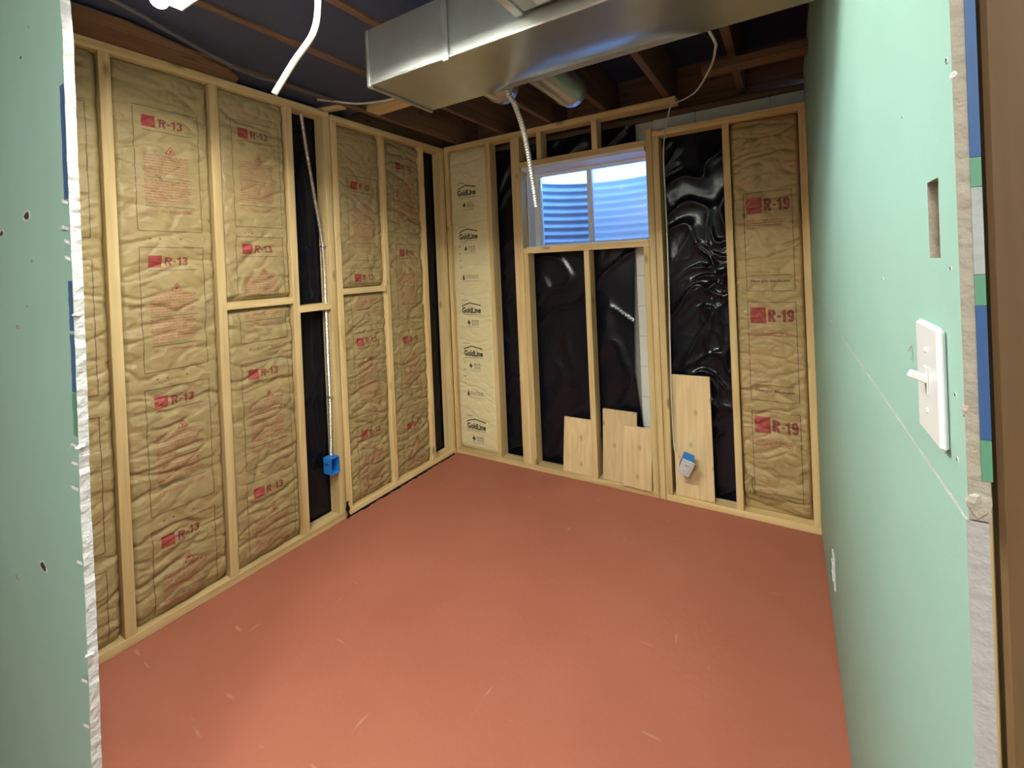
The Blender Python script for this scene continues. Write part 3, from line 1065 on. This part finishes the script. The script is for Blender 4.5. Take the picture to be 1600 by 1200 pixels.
def batt(label, group, axis, a0, a1, z0, z1, mat, seed, prints, mats, amp=1.0, depth=0.012, pinch=None, block=None, slump=False, back=0.074, umin=None):
    step = 0.006
    a = np.linspace(a0, a1, int((a1 - a0) / step) + 1)
    z = np.linspace(z0, z1, int((z1 - z0) / step) + 1)
    A, Z = np.meshgrid(a, z)
    s = seed * 13.7
    wx = 0.35 * perlin(A * 4 + s, Z * 4, seed) + 0.12 * perlin(A * 11 + s, Z * 11 + 5, seed + 1)
    u = A + wx * 0.10; v = Z + wx * 0.14
    def crease(fu, fv, k, sharp):
        n = np.abs(perlin(u * fu + s + k * 3.1, v * fv + k * 7.7, seed + 2 + k))
        return np.clip(1 - n * sharp, 0, 1) ** 2
    H = -depth + 0 * A
    H += amp * (0.006 * perlin(u * 4 + s, v * 6, seed + 3) + 0.004 * perlin(u * 9 + s, v * 15, seed + 4) + 0.0030 * perlin(u * 22, v * 32 + s, seed + 5))
    H -= amp * (0.0085 * crease(1.6, 5.5, 0, 8.0) + 0.0065 * crease(4.0, 10.0, 1, 6.5) + 0.0040 * crease(9, 16, 2, 5.0) + 0.0020 * crease(22, 30, 3, 4.5))
    # bulge in the middle, tucked edges
    e = np.minimum(A - a0, a1 - A)
    H += 0.004 * np.clip(e / 0.16, 0, 1)
    edge_w = 0.016 + 0.008 * perlin(Z * 9 + s, A * 0 + seed, seed + 6)
    H -= 0.020 * np.clip(1 - e / edge_w, 0, 1) ** 1.5
    ez_ = np.minimum(Z - z0, z1 - Z)
    H -= 0.026 * np.clip(1 - ez_ / 0.05, 0, 1) ** 1.6
    if block is not None:
        H -= 0.038 * np.clip(1 - np.abs(Z - block) / 0.045, 0, 1) ** 0.8
        H = np.where(np.abs(Z - block) < 0.023, np.minimum(H, -0.044), H)
    if slump:
        k = np.clip((z0 + 0.42 - Z) / 0.35, 0, 1)
        H -= 0.035 * k * (0.55 + 0.9 * perlin(u * 7 + s, v * 9, seed + 9))
        H -= 0.02 * np.clip(1 - (Z - z0) / 0.12, 0, 1)
        H += 0.010 * np.exp(-((A - a1 + 0.07 + 0.10 * (Z - 0.4)) / 0.03) ** 2)
    H = np.clip(H, -back + 0.006, -0.0015)
    na, nz2 = len(a), len(z)
    pos = (lambda h, aa, zz: np.stack([h, aa, zz], -1)) if axis == 'L' else (lambda h, aa, zz: np.stack([aa, -h, zz], -1))
    V = pos(H, A, Z).reshape(-1, 3)
    idx = np.arange(na * nz2).reshape(nz2, na)
    Fc = np.stack([idx[:-1, :-1], idx[:-1, 1:], idx[1:, 1:], idx[1:, :-1]], -1).reshape(-1, 4).tolist()
    # side skirts and back
    ring = list(idx[0, :]) + list(idx[1:, -1]) + list(idx[-1, -2::-1]) + list(idx[-2:0:-1, 0])
    nb_ = len(V)
    RV = np.array([V[i] for i in ring])
    if axis == 'L': RV[:, 0] = -back
    else: RV[:, 1] = back
    V = np.concatenate([V, RV])
    n = len(ring)
    for i in range(n):
        j = (i + 1) % n
        Fc.append([int(ring[j]), int(ring[i]), nb_ + i, nb_ + j])
    Fc.append([nb_ + i for i in range(n)][::-1])
    base = (-0.05, (a0 + a1) / 2, z0) if axis == 'L' else ((a0 + a1) / 2, 0.05, z0)
    root = tag(empty('insulation_batt', base), label, 'insulation', group)
    meshobj('paper_facing', V, Fc, mat, root, smooth=True)
    for p in prints:
        host = None
        for g in sorted(p.G, key=lambda k: k != 'printed_panel'):
            L = p.G[g]
            P = np.array([t for v, mi in L for t in v])
            Fp, k = [], 0
            for v, mi in L:
                Fp.append(tuple(range(k, k + len(v)))); k += len(v)
            fu = np.clip((P[:, 0] - a0) / (a1 - a0) * (na - 1), 0, na - 1.001); fv = np.clip((P[:, 1] - z0) / (z1 - z0) * (nz2 - 1), 0, nz2 - 1.001)
            i0 = fu.astype(int); j0 = fv.astype(int); du = fu - i0; dv = fv - j0
            h = (H[j0, i0] * (1 - du) + H[j0, i0 + 1] * du) * (1 - dv) + (H[j0 + 1, i0] * (1 - du) + H[j0 + 1, i0 + 1] * du) * dv
            o = meshobj(g, pos(h + (0.0011 if g != 'logo_square' else 0.0012), P[:, 0], P[:, 1]), Fp, mats, host or root, [mi for v, mi in L])
            if g in ('warning_text', 'small_text', 'edge_marks'): o['kind'] = 'stuff'
            if host is None: host = o
    return root


rg = random.Random(2)
ZB, ZT = 0.0395, 2.4005


def col13(u0, tops, zmin, zmax): return [panel13(u0, t, zmin + 0.004, zmax - 0.004, rg) for t in tops]


G13 = 'kraft faced batts in the left stud wall'
batt('kraft-faced R-13 batt partly hidden by the green drywall edge beside the opening', G13, 'L', -2.340, -2.113, ZB, ZT, M_KRAFT, 1, [uclip(q, -2.335) for q in col13(-2.3985, (2.187, 1.568, 0.948, 0.34), ZB, ZT)], MATS_K)
batt('widest kraft-faced R-13 batt, unbroken from bottom plate to top plate, four red logos', G13, 'L', -2.071, -1.711, ZB, ZT, M_KRAFT, 2, col13(-2.004, (2.223, 1.617, 1.008, 0.411), ZB, ZT), MATS_K)
batt('kraft-faced R-13 batt crossed by a wooden block, beside the black bay with the conduit', G13, 'L', -1.669, -1.331, ZB, ZT, M_KRAFT, 3, col13(-1.610, (2.262, 1.676, 1.040, 0.440), ZB, 1.30) + col13(-1.610, (2.262, 1.676), 1.365, ZT), MATS_K, block=1.335)
batt('upper R-13 batt resting on the wooden block past the conduit bay', G13, 'L', -1.001, -0.662, 1.380, 2.390, M_KRAFT, 4, col13(-0.935, (2.085, 1.500), 1.380, 2.390), MATS_K)
batt('lower R-13 batt below the wooden block past the conduit bay', G13, 'L', -1.001, -0.662, ZB, 1.338, M_KRAFT, 5, col13(-0.935, (1.665, 1.092, 0.505), ZB, 1.338), MATS_K, amp=1.25)
batt('kraft-faced R-13 batt next to the narrow black gap by the room corner', G13, 'L', -0.620, -0.276, ZB, 2.390, M_KRAFT, 6, col13(-0.545, (2.275, 1.660, 1.042, 0.430), ZB, 2.390), MATS_K, amp=1.2)

# yellow batt in the back wall corner bay
pr = []
for zt in (2.085, 1.745, 1.170, 0.832, 0.262):
    p = Print()
    zb = zt - 0.050
    roof_logo(p, 0.116, zb, 0.178, 0.046, 0)
    p.g = 'small_text'
    p.words(0.115, 0.18, zb + 0.098, 0.006, 1, rg)
    c = (0.178, zb - 0.074)
    p.g = 'certification_mark'
    p.poly([(c[0] - 0.019, c[1]), (c[0] - 0.007, c[1] - 0.007), (c[0], c[1] - 0.024), (c[0] + 0.007, c[1] - 0.007), (c[0] + 0.019, c[1]), (c[0] + 0.007, c[1] + 0.008), (c[0], c[1] + 0.026), (c[0] - 0.007, c[1] + 0.008)], 0)
    for i in range(5): p.words(0.206, 0.27, c[1] + 0.014 - i * 0.009, 0.0045, 0 if i == 0 else 1, rg)
    p.stroke([(0.16, c[1] - 0.034), (0.27, c[1] - 0.034)], 0.003, 1)
    pr.append(p)
for zt in (1.40, 0.49):
    p = Print()
    p.poly([(0.135, zt - 0.022), (0.150, zt - 0.022), (0.155, zt), (0.146, zt + 0.026), (0.137, zt + 0.004)], 0)
    for i in range(3): p.words(0.166, 0.29, zt + 0.010 - i * 0.010, 0.006, 1, rg)
    p.stroke([(0.15, zt - 0.03), (0.29, zt - 0.03)], 0.003, 1)
    p.g = 'edge_marks'
    for i in range(4): p.words(0.11, 0.122, zt + 0.07 + 0.055 * i, 0.012, 1, rg)
    pr.append(p)
batt('pale yellow-faced insulation batt with black house-roof logos in the corner bay', None, 'B', 0.039, 0.400, ZB, ZT, M_GOLD, 7, pr, MATS_G, amp=0.45)
# R-19 batt
r19 = batt('brown R-19 insulation batt slumping at its base beside the green wall', None, 'B', 2.060, 2.384, 0.0395, 2.220, M_KRAFT19, 8,
           [panel19(2.116, t, 0.12, 2.2, rg) for t in (1.818, 1.215, 0.611)], MATS_K, amp=1.1, slump=True)
V, Fc = [], []
for j in range(9):
    for i in range(7):
        x = 2.070 + 0.034 * i / 6 + 0.004 * math.sin(j)
        z = 0.25 - 0.09 * j / 8
        V.append((x, 0.006 - 0.006 * math.sin(i * 1.3 + j) - 0.010 * (j / 8) ** 2, z + (0.012 * math.sin(i * 2.1) if j == 8 else 0)))
for j in range(8):
    for i in range(6):
        k = j * 7 + i
        Fc.append((k, k + 7, k + 8, k + 1))
meshobj('torn_flap', V, Fc, M_KRAFT, r19, smooth=True)

# ------------------------------------------------------------------ black plastic sheets
def poly_sheet(axis, a0, a1, z0, z1, base, amp, seed, label, step=0.014, skip=None, edge_fn=None, diag=0.6, fine=0.22):
    a = np.linspace(a0, a1, int((a1 - a0) / step) + 1); z = np.linspace(z0, z1, int((z1 - z0) / step) + 1)
    A, Z = np.meshgrid(a, z)
    u = A + diag * 0.5 * Z; v = Z - diag * A
    w = 0.25 * perlin(u * 3, v * 3, seed)
    H = 0.6 * perlin(u * 3.0 + w, v * 2.0 + w, seed + 1)
    for k, (fu, fv, am) in enumerate(((2.0, 3.6, 0.9), (4.5, 6.5, fine), (10.0, 10.0, 0.4 * fine))):
        n = np.abs(perlin(u * fu + w * 3 + k * 9, v * fv + w * 4, seed + 2 + k))
        mk_ = 1.0 if k == 0 else np.clip(0.25 + 2.6 * perlin(A * 2.3 + 4, Z * 2.1 + seed, seed + 7), 0, 1.3)
        H += am * mk_ * (np.clip(1 - 4.0 * n, 0, 1) ** 2 - 0.3)
    S = -1 if axis == 'B' else 1
    P = base + S * amp * H
    if edge_fn is not None:
        A2 = np.minimum(A, edge_fn(Z))
    else: A2 = A
    na = len(a)
    V = (np.stack([P, A2, Z], -1) if axis == 'L' else np.stack([A2, P, Z], -1)).reshape(-1, 3)
    Fc = []
    for j in range(len(z) - 1):
        for i in range(na - 1):
            ca, cz = (a[i] + a[i + 1]) / 2, (z[j] + z[j + 1]) / 2
            if skip and skip(ca, cz): continue
            if edge_fn is not None and a[i] >= float(edge_fn(np.array(cz))): continue
            k = j * na + i
            Fc.append((k, k + 1, k + na + 1, k + na))
    return tag(meshobj('plastic_sheet', V, Fc, M_POLY, None, smooth=True), label, 'plastic sheet')


poly_sheet('L', -2.42, 0.06, 0.01, 2.43, -0.100, 0.006, 30, 'black plastic sheeting hung behind the studs with the metal conduit and open blue box', step=0.02)
poly_sheet('B', 0.03, 1.50, 0.02, 2.36, 0.126, 0.020, 40, 'black plastic sheeting around the window, edge hanging loose over white block', step=0.016,
           skip=lambda x, z: x > 0.69 and 1.555 < z < 2.215,
           edge_fn=lambda z: 1.452 - 0.02 * np.sin(z * 2.4) + 0.06 * np.clip((0.75 - z) / 0.6, 0, 1) + 0.05 * (z > 2.2))
poly_sheet('B', 1.60, 2.12, 0.02, 2.245, 0.112, 0.0165, 52, 'shiny crumpled black plastic sheeting behind the tallest scrap board', step=0.008, diag=0.5, fine=0.95)
# scrap of plastic sticking out at the joint of the two left plates
V, Fc = [], []
for j in range(8):
    t = j / 7
    wv = 0.016 * (1 - 0.6 * t) + 0.004 * math.sin(j * 2)
    V += [(0.010 + 0.010 * (1 - t) + 0.006 * math.sin(j), -1.050 - wv, 0.002 + 0.10 * t), (0.012 + 0.004 * math.cos(j * 1.7), -1.046 + wv * 0.6, 0.002 + 0.10 * t)]
for j in range(7): Fc.append((2 * j, 2 * j + 1, 2 * j + 3, 2 * j + 2))
tag(meshobj('plastic_scrap', V, Fc, M_POLY), 'torn black plastic tail poking out at the floor between the two left plates', 'plastic scrap')
# ragged dark strip under the rear left plate
V, Fc = [], []
rg2 = random.Random(4)
for j in range(60):
    y = -1.03 + 1.0 * j / 59
    V += [(0.002, y, 0.009), (0.016 + rg2.uniform(-0.006, 0.008), y, 0.001)]
for j in range(59): Fc.append((2 * j, 2 * j + 1, 2 * j + 3, 2 * j + 2))
tag(meshobj('plastic_edge', V, Fc, M_POLY), 'ragged black plastic edge showing along the foot of the left wall', 'plastic strip')

# ------------------------------------------------------------------ scrap boards leaning in the back wall
def board(x0, x1, ztop, ybot, ytop, th, label, twist=0.0, zb=0.0388):
    h = ztop - zb
    an = math.atan2(ytop - ybot, h)
    L = h / math.cos(an)
    M = Matrix.Translation(((x0 + x1) / 2, ybot, zb)) @ Matrix.Rotation(-an, 4, 'X') @ Matrix.Rotation(twist, 4, 'Y')
    bm = bmesh.new()
    w = (x1 - x0) / 2
    bbox(bm, -w, w, 0, th, abs(math.sin(twist)) * w, L, 0.0025, 0, M)
    return tag(bmobj('scrap_board', bm, M_BOARD), label, 'board')


board(0.938, 1.156, 0.400, 0.008, 0.062, 0.019, 'short knotty pine scrap board between the window trimmer and the middle stud')
board(1.224, 1.452, 0.492, 0.014, 0.062, 0.019, 'middle-height pine scrap board half hidden behind a shorter board')
board(1.372, 1.552, 0.420, -0.020, 0.010, 0.019, 'shortest pale pine scrap board leaning in front of another board', 0.015)
board(1.690, 1.907, 0.765, 0.012, 0.055, 0.019, 'tallest pine scrap board standing behind the hanging outlet', -0.012)

# ------------------------------------------------------------------ electrical
def ebox(name, M, mat, parent):
    """open plastic device box: local x width, z height, opening towards -y"""
    w, h, d, t = 0.029, 0.047, 0.070, 0.0025
    bm = bmesh.new()
    for b_ in ((-w, w, d - t, d, -h, h), (-w, -w + t, 0, d - t, -h, h), (w - t, w, 0, d - t, -h, h), (-w + t, w - t, 0, d - t, -h, -h + t), (-w + t, w - t, 0, d - t, h - t, h)):
        bbox(bm, *b_, 0.0, 0, M)
    return bmobj(name, bm, mat, parent)


# open box on the stud: opening to +x
eb = tag(empty('electrical_box', (-0.03, -1.121, 0.295)), 'open blue plastic electrical box nailed to a left wall stud', 'electrical box')
MB = Matrix.Translation((0.012, -1.1215, 0.345)) @ Matrix.Rotation(PI / 2, 4, 'Z')
ebox('box_body', MB, M_BLUEBOX, eb)
bm = bmesh.new()
bbox(bm, -0.033, -0.0292, 0.022, 0.050, 0.010, 0.016, 0, 0, MB)
bmobj('side_slot', bm, M_SLOT, eb)
for s in (-1, 1):
    bm = bmesh.new()
    bbox(bm, -0.006, 0.006, -0.003, 0.010, 0.047 * s - 0.004, 0.047 * s + 0.004, 0.001, 0, MB)
    bmobj('screw_boss', bm, M_BLUEBOX, eb)

pts = [(-0.04, -1.208, 2.392), (-0.042, -1.185, 2.21), (-0.042, -1.148, 1.955), (-0.034, -1.110, 1.636), (-0.034, -1.106, 1.276), (-0.034, -1.107, 0.972), (-0.034, -1.106, 0.742), (-0.036, -1.110, 0.50), (-0.036, -1.114, 0.3965)]
cd_ = tag(empty('metal_conduit', (-0.036, -1.114, 0.40)), 'flexible metal conduit running down the left stud into the open blue box', 'conduit')
flexconduit('conduit_tube', pts, 0.0105, M_FLEX, cd_)
for z, yy in ((1.636, -1.110), (0.742, -1.106)):
    bm = bmesh.new()
    bbox(bm, -0.050, -0.016, yy - 0.0125, -1.0915, z - 0.006, z + 0.006, 0.002)
    bmobj('conduit_strap', bm, M_FLEX, cd_)

pts = [(1.404, -1.30, 2.19), (1.402, -1.29, 2.148), (1.42, -1.27, 2.10), (1.442, -1.25, 2.0), (1.451, -1.23, 1.889), (1.455, -1.21, 1.776), (1.458, -1.20, 1.706)]
tag(flexconduit('metal_conduit', pts, 0.0115, M_FLEX), 'loose flexible metal conduit dangling from behind the duct before the window', 'conduit')

pts = [(1.526, -2.220, 2.019), (1.517, -2.227, 1.955), (1.482, -2.248, 1.899), (1.462, -2.26, 1.865), (1.445, -2.271, 1.834)]
pts = [tuple(CAM + (Vector(q) - CAM) * 1.24) for q in pts]
pts = [(1.31, -2.06, 2.451), (1.335, -2.075, 2.30)] + pts
tag(tube('white_cable', pts, 0.0078, M_ROMEX, None, 10, 10, 0.75), 'short white cable hanging free from the ceiling joists near the lamp', 'cable')

# outlet hanging from its cable in the right bay
ho = tag(empty('hanging_outlet', (1.765, -0.07, 0.20)), 'white outlet in a blue box dangling on its cable before the tallest board', 'outlet')
MH = Matrix.Translation((1.772, -0.085, 0.262)) @ Euler((math.radians(20), math.radians(20), math.radians(12)), 'XYZ').to_matrix().to_4x4()
ebox('box_body', MH, M_BLUEBOX, ho)
bm = bmesh.new()
bbox(bm, -0.035, 0.035, -0.0065, -0.001, -0.057, 0.057, 0.002, 0, MH)
pl = bmobj('cover_plate', bm, M_PLATE, ho)
for s in (-1, 1):
    bm = bmesh.new()
    bbox(bm, -0.017, 0.017, -0.009, -0.0066, s * 0.020 - 0.0135, s * 0.020 + 0.0135, 0.004, 0, MH)
    rc = bmobj('receptacle', bm, M_PLATE, pl)
    bm = bmesh.new()
    for x in (-0.006, 0.006): bbox(bm, x - 0.001, x + 0.001, -0.0096, -0.0091, s * 0.020 - 0.001, s * 0.020 + 0.007, 0, 0, MH)
    bbox(bm, -0.002, 0.002, -0.0096, -0.0091, s * 0.020 - 0.009, s * 0.020 - 0.005, 0, 0, MH)
    bmobj('contact_slots', bm, M_SLOT, pl)
pts = [(2.128, -1.29, 2.170), (2.136, -1.20, 2.165), (2.126, -1.1, 2.189), (2.072, -0.8, 2.244), (1.962, -0.5, 2.259), (1.80, -0.2, 2.319), (1.742, -0.03, 2.318), (1.728, -0.012, 2.275), (1.712, -0.008, 2.208), (1.700, -0.006, 2.077), (1.702, -0.006, 1.688), (1.700, -0.006, 1.297), (1.690, -0.006, 0.71), (1.694, -0.012, 0.369), (1.708, -0.030, 0.318), (1.725, -0.042, 0.298)]
tag(tube('white_cable', pts, 0.0045, M_ROMEX2, None, 8, 8, 0.8), 'thin off-white cable drooping from the duct to the hanging outlet', 'cable')

# light switch on the right wall
sw = tag(empty('light_switch', (XR - 0.003, -2.26, 1.296)), 'white single toggle light switch on the green right wall', 'light switch')
bm = bmesh.new()
bbox(bm, XR - 0.0062, XR - 0.0003, -2.2975, -2.2235, 1.297, 1.402, 0.0035)
bmobj('wall_plate', bm, M_PLATE, sw)
MT = Matrix.Translation((XR - 0.0064, -2.259, 1.350)) @ Matrix.Rotation(math.radians(24), 4, 'Y')
bm = bmesh.new()
bbox(bm, -0.013, 0.001, -0.0035, 0.0035, -0.0035, 0.0035, 0.001, 0, MT)
bmobj('toggle', bm, M_PLATE, sw)
bm = bmesh.new()
bbox(bm, XR - 0.0070, XR - 0.0063, -2.2655, -2.2525, 1.337, 1.362, 0.0003)
bmobj('toggle_bezel', bm, M_PLATE, sw)
for z in (1.322, 1.377):
    bm = bmesh.new()
    bmesh.ops.create_cone(bm, cap_ends=True, segments=14, radius1=0.003, radius2=0.0022, depth=0.0012, matrix=Matrix.Translation((XR - 0.0068, -2.259, z)) @ Matrix.Rotation(-PI / 2, 4, 'Y'))
    bmobj('plate_screw', bm, M_PLATE, sw)
# wall outlet low on the right wall
wo = tag(empty('wall_outlet', (XR - 0.003, -0.872, 0.286)), 'white duplex wall outlet low on the green right wall', 'outlet')
bm = bmesh.new()
bbox(bm, XR - 0.0070, XR - 0.0012, -0.910, -0.838, 0.287, 0.402, 0.003)
bmobj('wall_plate', bm, M_PLATE, wo)
for s in (-1, 1):
    bm = bmesh.new()
    bbox(bm, XR - 0.0105, XR - 0.0071, -0.891, -0.857, 0.3445 + s * 0.020 - 0.0135, 0.3445 + s * 0.020 + 0.0135, 0.003)
    rc = bmobj('receptacle', bm, M_PLATE, wo)
    bm = bmesh.new()
    for y in (-0.880, -0.868): bbox(bm, XR - 0.0110, XR - 0.0106, y - 0.001, y + 0.001, 0.3445 + s * 0.020 - 0.001, 0.3445 + s * 0.020 + 0.007)
    bmobj('contact_slots', bm, M_SLOT, rc)

# dark cables along the left joist bay
pts = [(0.42, -2.33, 2.44), (0.353, -2.113, 2.438), (0.309, -1.996, 2.432), (0.241, -1.807, 2.428), (0.184, -1.585, 2.425), (0.195, -1.465, 2.435), (0.172, -1.292, 2.44), (0.17, -1.15, 2.445)]
tag(tube('grey_cable', pts, 0.011, M_DCAB, None, 8, 8, 0.6), 'dark grey cable sagging along the ceiling above the R-13 batts', 'cable')
pts = [(0.10, -1.20, 2.448), (0.14, -1.13, 2.452), (0.25, -1.05, 2.435), (0.40, -1.00, 2.43), (0.56, -0.95, 2.445)]
tag(tube('grey_cable', pts, 0.006, M_ROMEX2, None, 8, 8), 'grey cable crossing the joists beside the duct end', 'cable')

# ------------------------------------------------------------------ ventilation duct
du = tag(empty('ventilation_duct', (1.73, -1.49, 2.15)), 'rectangular galvanised trunk duct hung under the joists with round branch pipes', 'duct')
DX0, DX1, DY0, DY1, DZ0, DZ1 = 1.040, 2.417, -1.656, -1.322, 2.150, 2.350


def wavy_panel(name, origin, eu, ev, lu, lv, amp, seed, parent=du, warp=None):
    nu, nv2 = max(2, int(lu / 0.03)), max(2, int(lv / 0.03))
    U, Vv = np.meshgrid(np.linspace(0, lu, nu + 1), np.linspace(0, lv, nv2 + 1))
    nrm = np.cross(eu, ev)
    e = np.minimum(np.minimum(U, lu - U), np.minimum(Vv, lv - Vv))
    h = amp * perlin(U * 3.3 + seed, Vv * 5.1, seed) * np.clip(e / 0.05, 0, 1)
    if warp is not None: h = h + warp(U, Vv)
    P = np.array(origin) + U[..., None] * np.array(eu) + Vv[..., None] * np.array(ev) + h[..., None] * nrm
    idx = np.arange(P.shape[0] * P.shape[1]).reshape(P.shape[:2])
    Fc = np.stack([idx[:-1, :-1], idx[:-1, 1:], idx[1:, 1:], idx[1:, :-1]], -1).reshape(-1, 4).tolist()
    return meshobj(name, P.reshape(-1, 3), Fc, M_GALV, parent, smooth=True)


wavy_panel('front_panel', (DX0, DY0, DZ0), (1, 0, 0), (0, 0, 1), DX1 - DX0, DZ1 - DZ0, 0.006, 61)
wavy_panel('back_panel', (DX1, DY1, DZ0), (-1, 0, 0), (0, 0, 1), DX1 - DX0, DZ1 - DZ0, 0.004, 62)
wavy_panel('bottom_panel', (DX0, DY1, DZ0), (1, 0, 0), (0, -1, 0), DX1 - DX0, DY1 - DY0, 0.004, 63,
           warp=lambda U, V: -0.016 * np.clip(1 - V / (0.03 + 0.09 * np.clip((U - 0.34) / 0.3, 0, 1)), 0, 1) * np.clip((U - 0.32) / 0.08, 0, 1) * np.clip((1.06 - U) / 0.1, 0, 1))
wavy_panel('top_panel', (DX0, DY0, DZ1), (1, 0, 0), (0, 1, 0), DX1 - DX0, DY1 - DY0, 0.003, 64)
wavy_panel('end_cap', (DX0, DY1, DZ0), (0, -1, 0), (0, 0, 1), DY1 - DY0, DZ1 - DZ0, 0.003, 65)
box('end_flange', DX0 - 0.012, DX0 + 0.002, DY0 - 0.006, DY0 + 0.008, DZ0 - 0.008, DZ1, M_GALVB, du, 0.002)
box('end_flange', DX0 - 0.012, DX0 + 0.002, DY0 + 0.009, DY1 + 0.004, DZ0 - 0.008, DZ0 + 0.004, M_GALV, du, 0.002)
box('drive_cleat', 1.384, 1.410, DY0 - 0.007, DY0 - 0.0005, DZ0 - 0.012, DZ1 + 0.003, M_GALVB, du, 0.002)
box('corner_seam', DX0 + 0.003, DX1, DY0 - 0.004, DY0 - 0.0005, DZ0 - 0.003, DZ0 + 0.005, M_GALVB, du, 0.001)
# side take-off boot with a pale insert underneath
box('side_boot', 1.690, 2.05, -2.02, DY0 - 0.0085, 2.195, 2.345, M_GALV, du, 0.004)
box('boot_flange', 1.664, 1.6895, -2.03, DY0 - 0.0085, 2.188, 2.20, M_GALVB, du, 0.002)
box('boot_insert', 1.745, 2.00, -1.98, -1.685, 2.188, 2.1945, M_PLATE, du, 0.001)


def pipe(name, x, z, ya, yb, r, parent):
    V, Fc = [], []
    seg = 32
    prof = [(ya, r), (yb - 0.055, r), (yb - 0.050, r + 0.004), (yb - 0.042, r + 0.004), (yb - 0.037, r), (yb - 0.004, r), (yb, r - 0.001), (yb, r - 0.005), (yb - 0.10, r - 0.005)]
    for y, q in prof:
        for k in range(seg):
            an = 2 * PI * k / seg
            V.append((x + q * math.cos(an), y, z + q * math.sin(an)))
    for i in range(len(prof) - 1):
        for k in range(seg):
            k2 = (k + 1) % seg
            Fc.append([i * seg + k, i * seg + k2, (i + 1) * seg + k2, (i + 1) * seg + k])
    Fc.append([(len(prof) - 1) * seg + k for k in range(seg)])
    return meshobj(name, V, Fc, M_GALV, parent, smooth=True)


pipe('round_collar', 1.315, 2.225, DY1 + 0.006, -1.165, 0.068, du)
pipe('round_pipe', 1.520, 2.235, DY1 + 0.006, -0.93, 0.070, du)

# ------------------------------------------------------------------ lamps
sl = tag(empty('shop_light', (1.35, -2.255, 2.30)), 'white reflector shop light glowing between the ceiling joists', 'light fixture')
FX0, FX1, FY0, FY1, FZ = 0.748, 1.95, -2.345, -2.130, 2.300
bm = bmesh.new()
# trapezoid reflector shell (thin, open below)
r0 = [(FX0, FY0, FZ), (FX1, FY0, FZ), (FX1, FY1, FZ), (FX0, FY1, FZ)]
cx_, cy2 = (FX0 + FX1) / 2, (FY0 + FY1) / 2
r1 = [(x * 0.94 + cx_ * 0.06, y * 0.45 + cy2 * 0.55, FZ + 0.073) for x, y, z in r0]
for k, dd in enumerate((0.0, 0.004)):
    lo = [bm.verts.new((x + (dd if x > cx_ else -dd), y + (dd if y > cy2 else -dd), z)) for x, y, z in r0]
    hi = [bm.verts.new((x + (dd if x > cx_ else -dd), y + (dd if y > cy2 else -dd), z + dd)) for x, y, z in r1]
    for i in range(4):
        j = (i + 1) % 4
        bm.faces.new((lo[i], lo[j], hi[j], hi[i]) if k else (lo[j], lo[i], hi[i], hi[j]))
    bm.faces.new(hi if k else hi[::-1])
    if k == 0: lo0 = lo
for i in range(4):
    j = (i + 1) % 4
    bm.faces.new((lo0[i], lo0[j], lo[j], lo[i]))
bmobj('reflector', bm, M_ENAM, sl)
for dy in (-0.035, 0.035):
    V, Fc = tube_geo([(FX0 + 0.055 + 1.09 * i / 8, cy2 + dy, FZ + 0.046) for i in range(9)], 0.013, 12)
    meshobj('lit_tube', V, Fc, M_TUBE, sl, smooth=True)
for x in (cx_ - 0.42, cx_ + 0.42):
    V, Fc = tube_geo([(x, cy2, FZ + 0.079), (x, cy2, 2.461)], 0.003, 6)
    meshobj('hanger_wire', V, Fc, M_FLEX, sl)
bl = tag(empty('light_bulb', (0.60, -2.12, 2.29)), 'small glowing white bulb beside the shop light reflector', 'light bulb')
bm = bmesh.new()
bmesh.ops.create_uvsphere(bm, u_segments=20, v_segments=12, radius=0.026, matrix=Matrix.Translation((0.640, -2.145, 2.362)))
bmobj('bulb_globe', bm, M_BULB, bl, True)
V, Fc = tube_geo([(0.640, -2.145, 2.386), (0.640, -2.145, 2.42), (0.640, -2.145, 2.461)], 0.012, 12)
meshobj('bulb_socket', V, Fc, M_ENAM, bl)

hl = tag(empty('hall_fill_lamp', (2.25, -3.8, 2.40)), 'unseen round lamp added in the hall to light the green board', 'light fixture')  # out of view, added to light the green board and the opening
bm = bmesh.new()
bmesh.ops.create_cone(bm, cap_ends=True, segments=32, radius1=0.17, radius2=0.19, depth=0.05, matrix=Matrix.Translation((2.25, -3.8, 2.445)))
bmobj('diffuser', bm, M_HALLL, hl)
bm = bmesh.new()
bmesh.ops.create_cone(bm, cap_ends=True, segments=32, radius1=0.20, radius2=0.20, depth=0.028, matrix=Matrix.Translation((2.25, -3.8, 2.4855)))
bmobj('fill_lamp_base', bm, M_ENAM, hl)
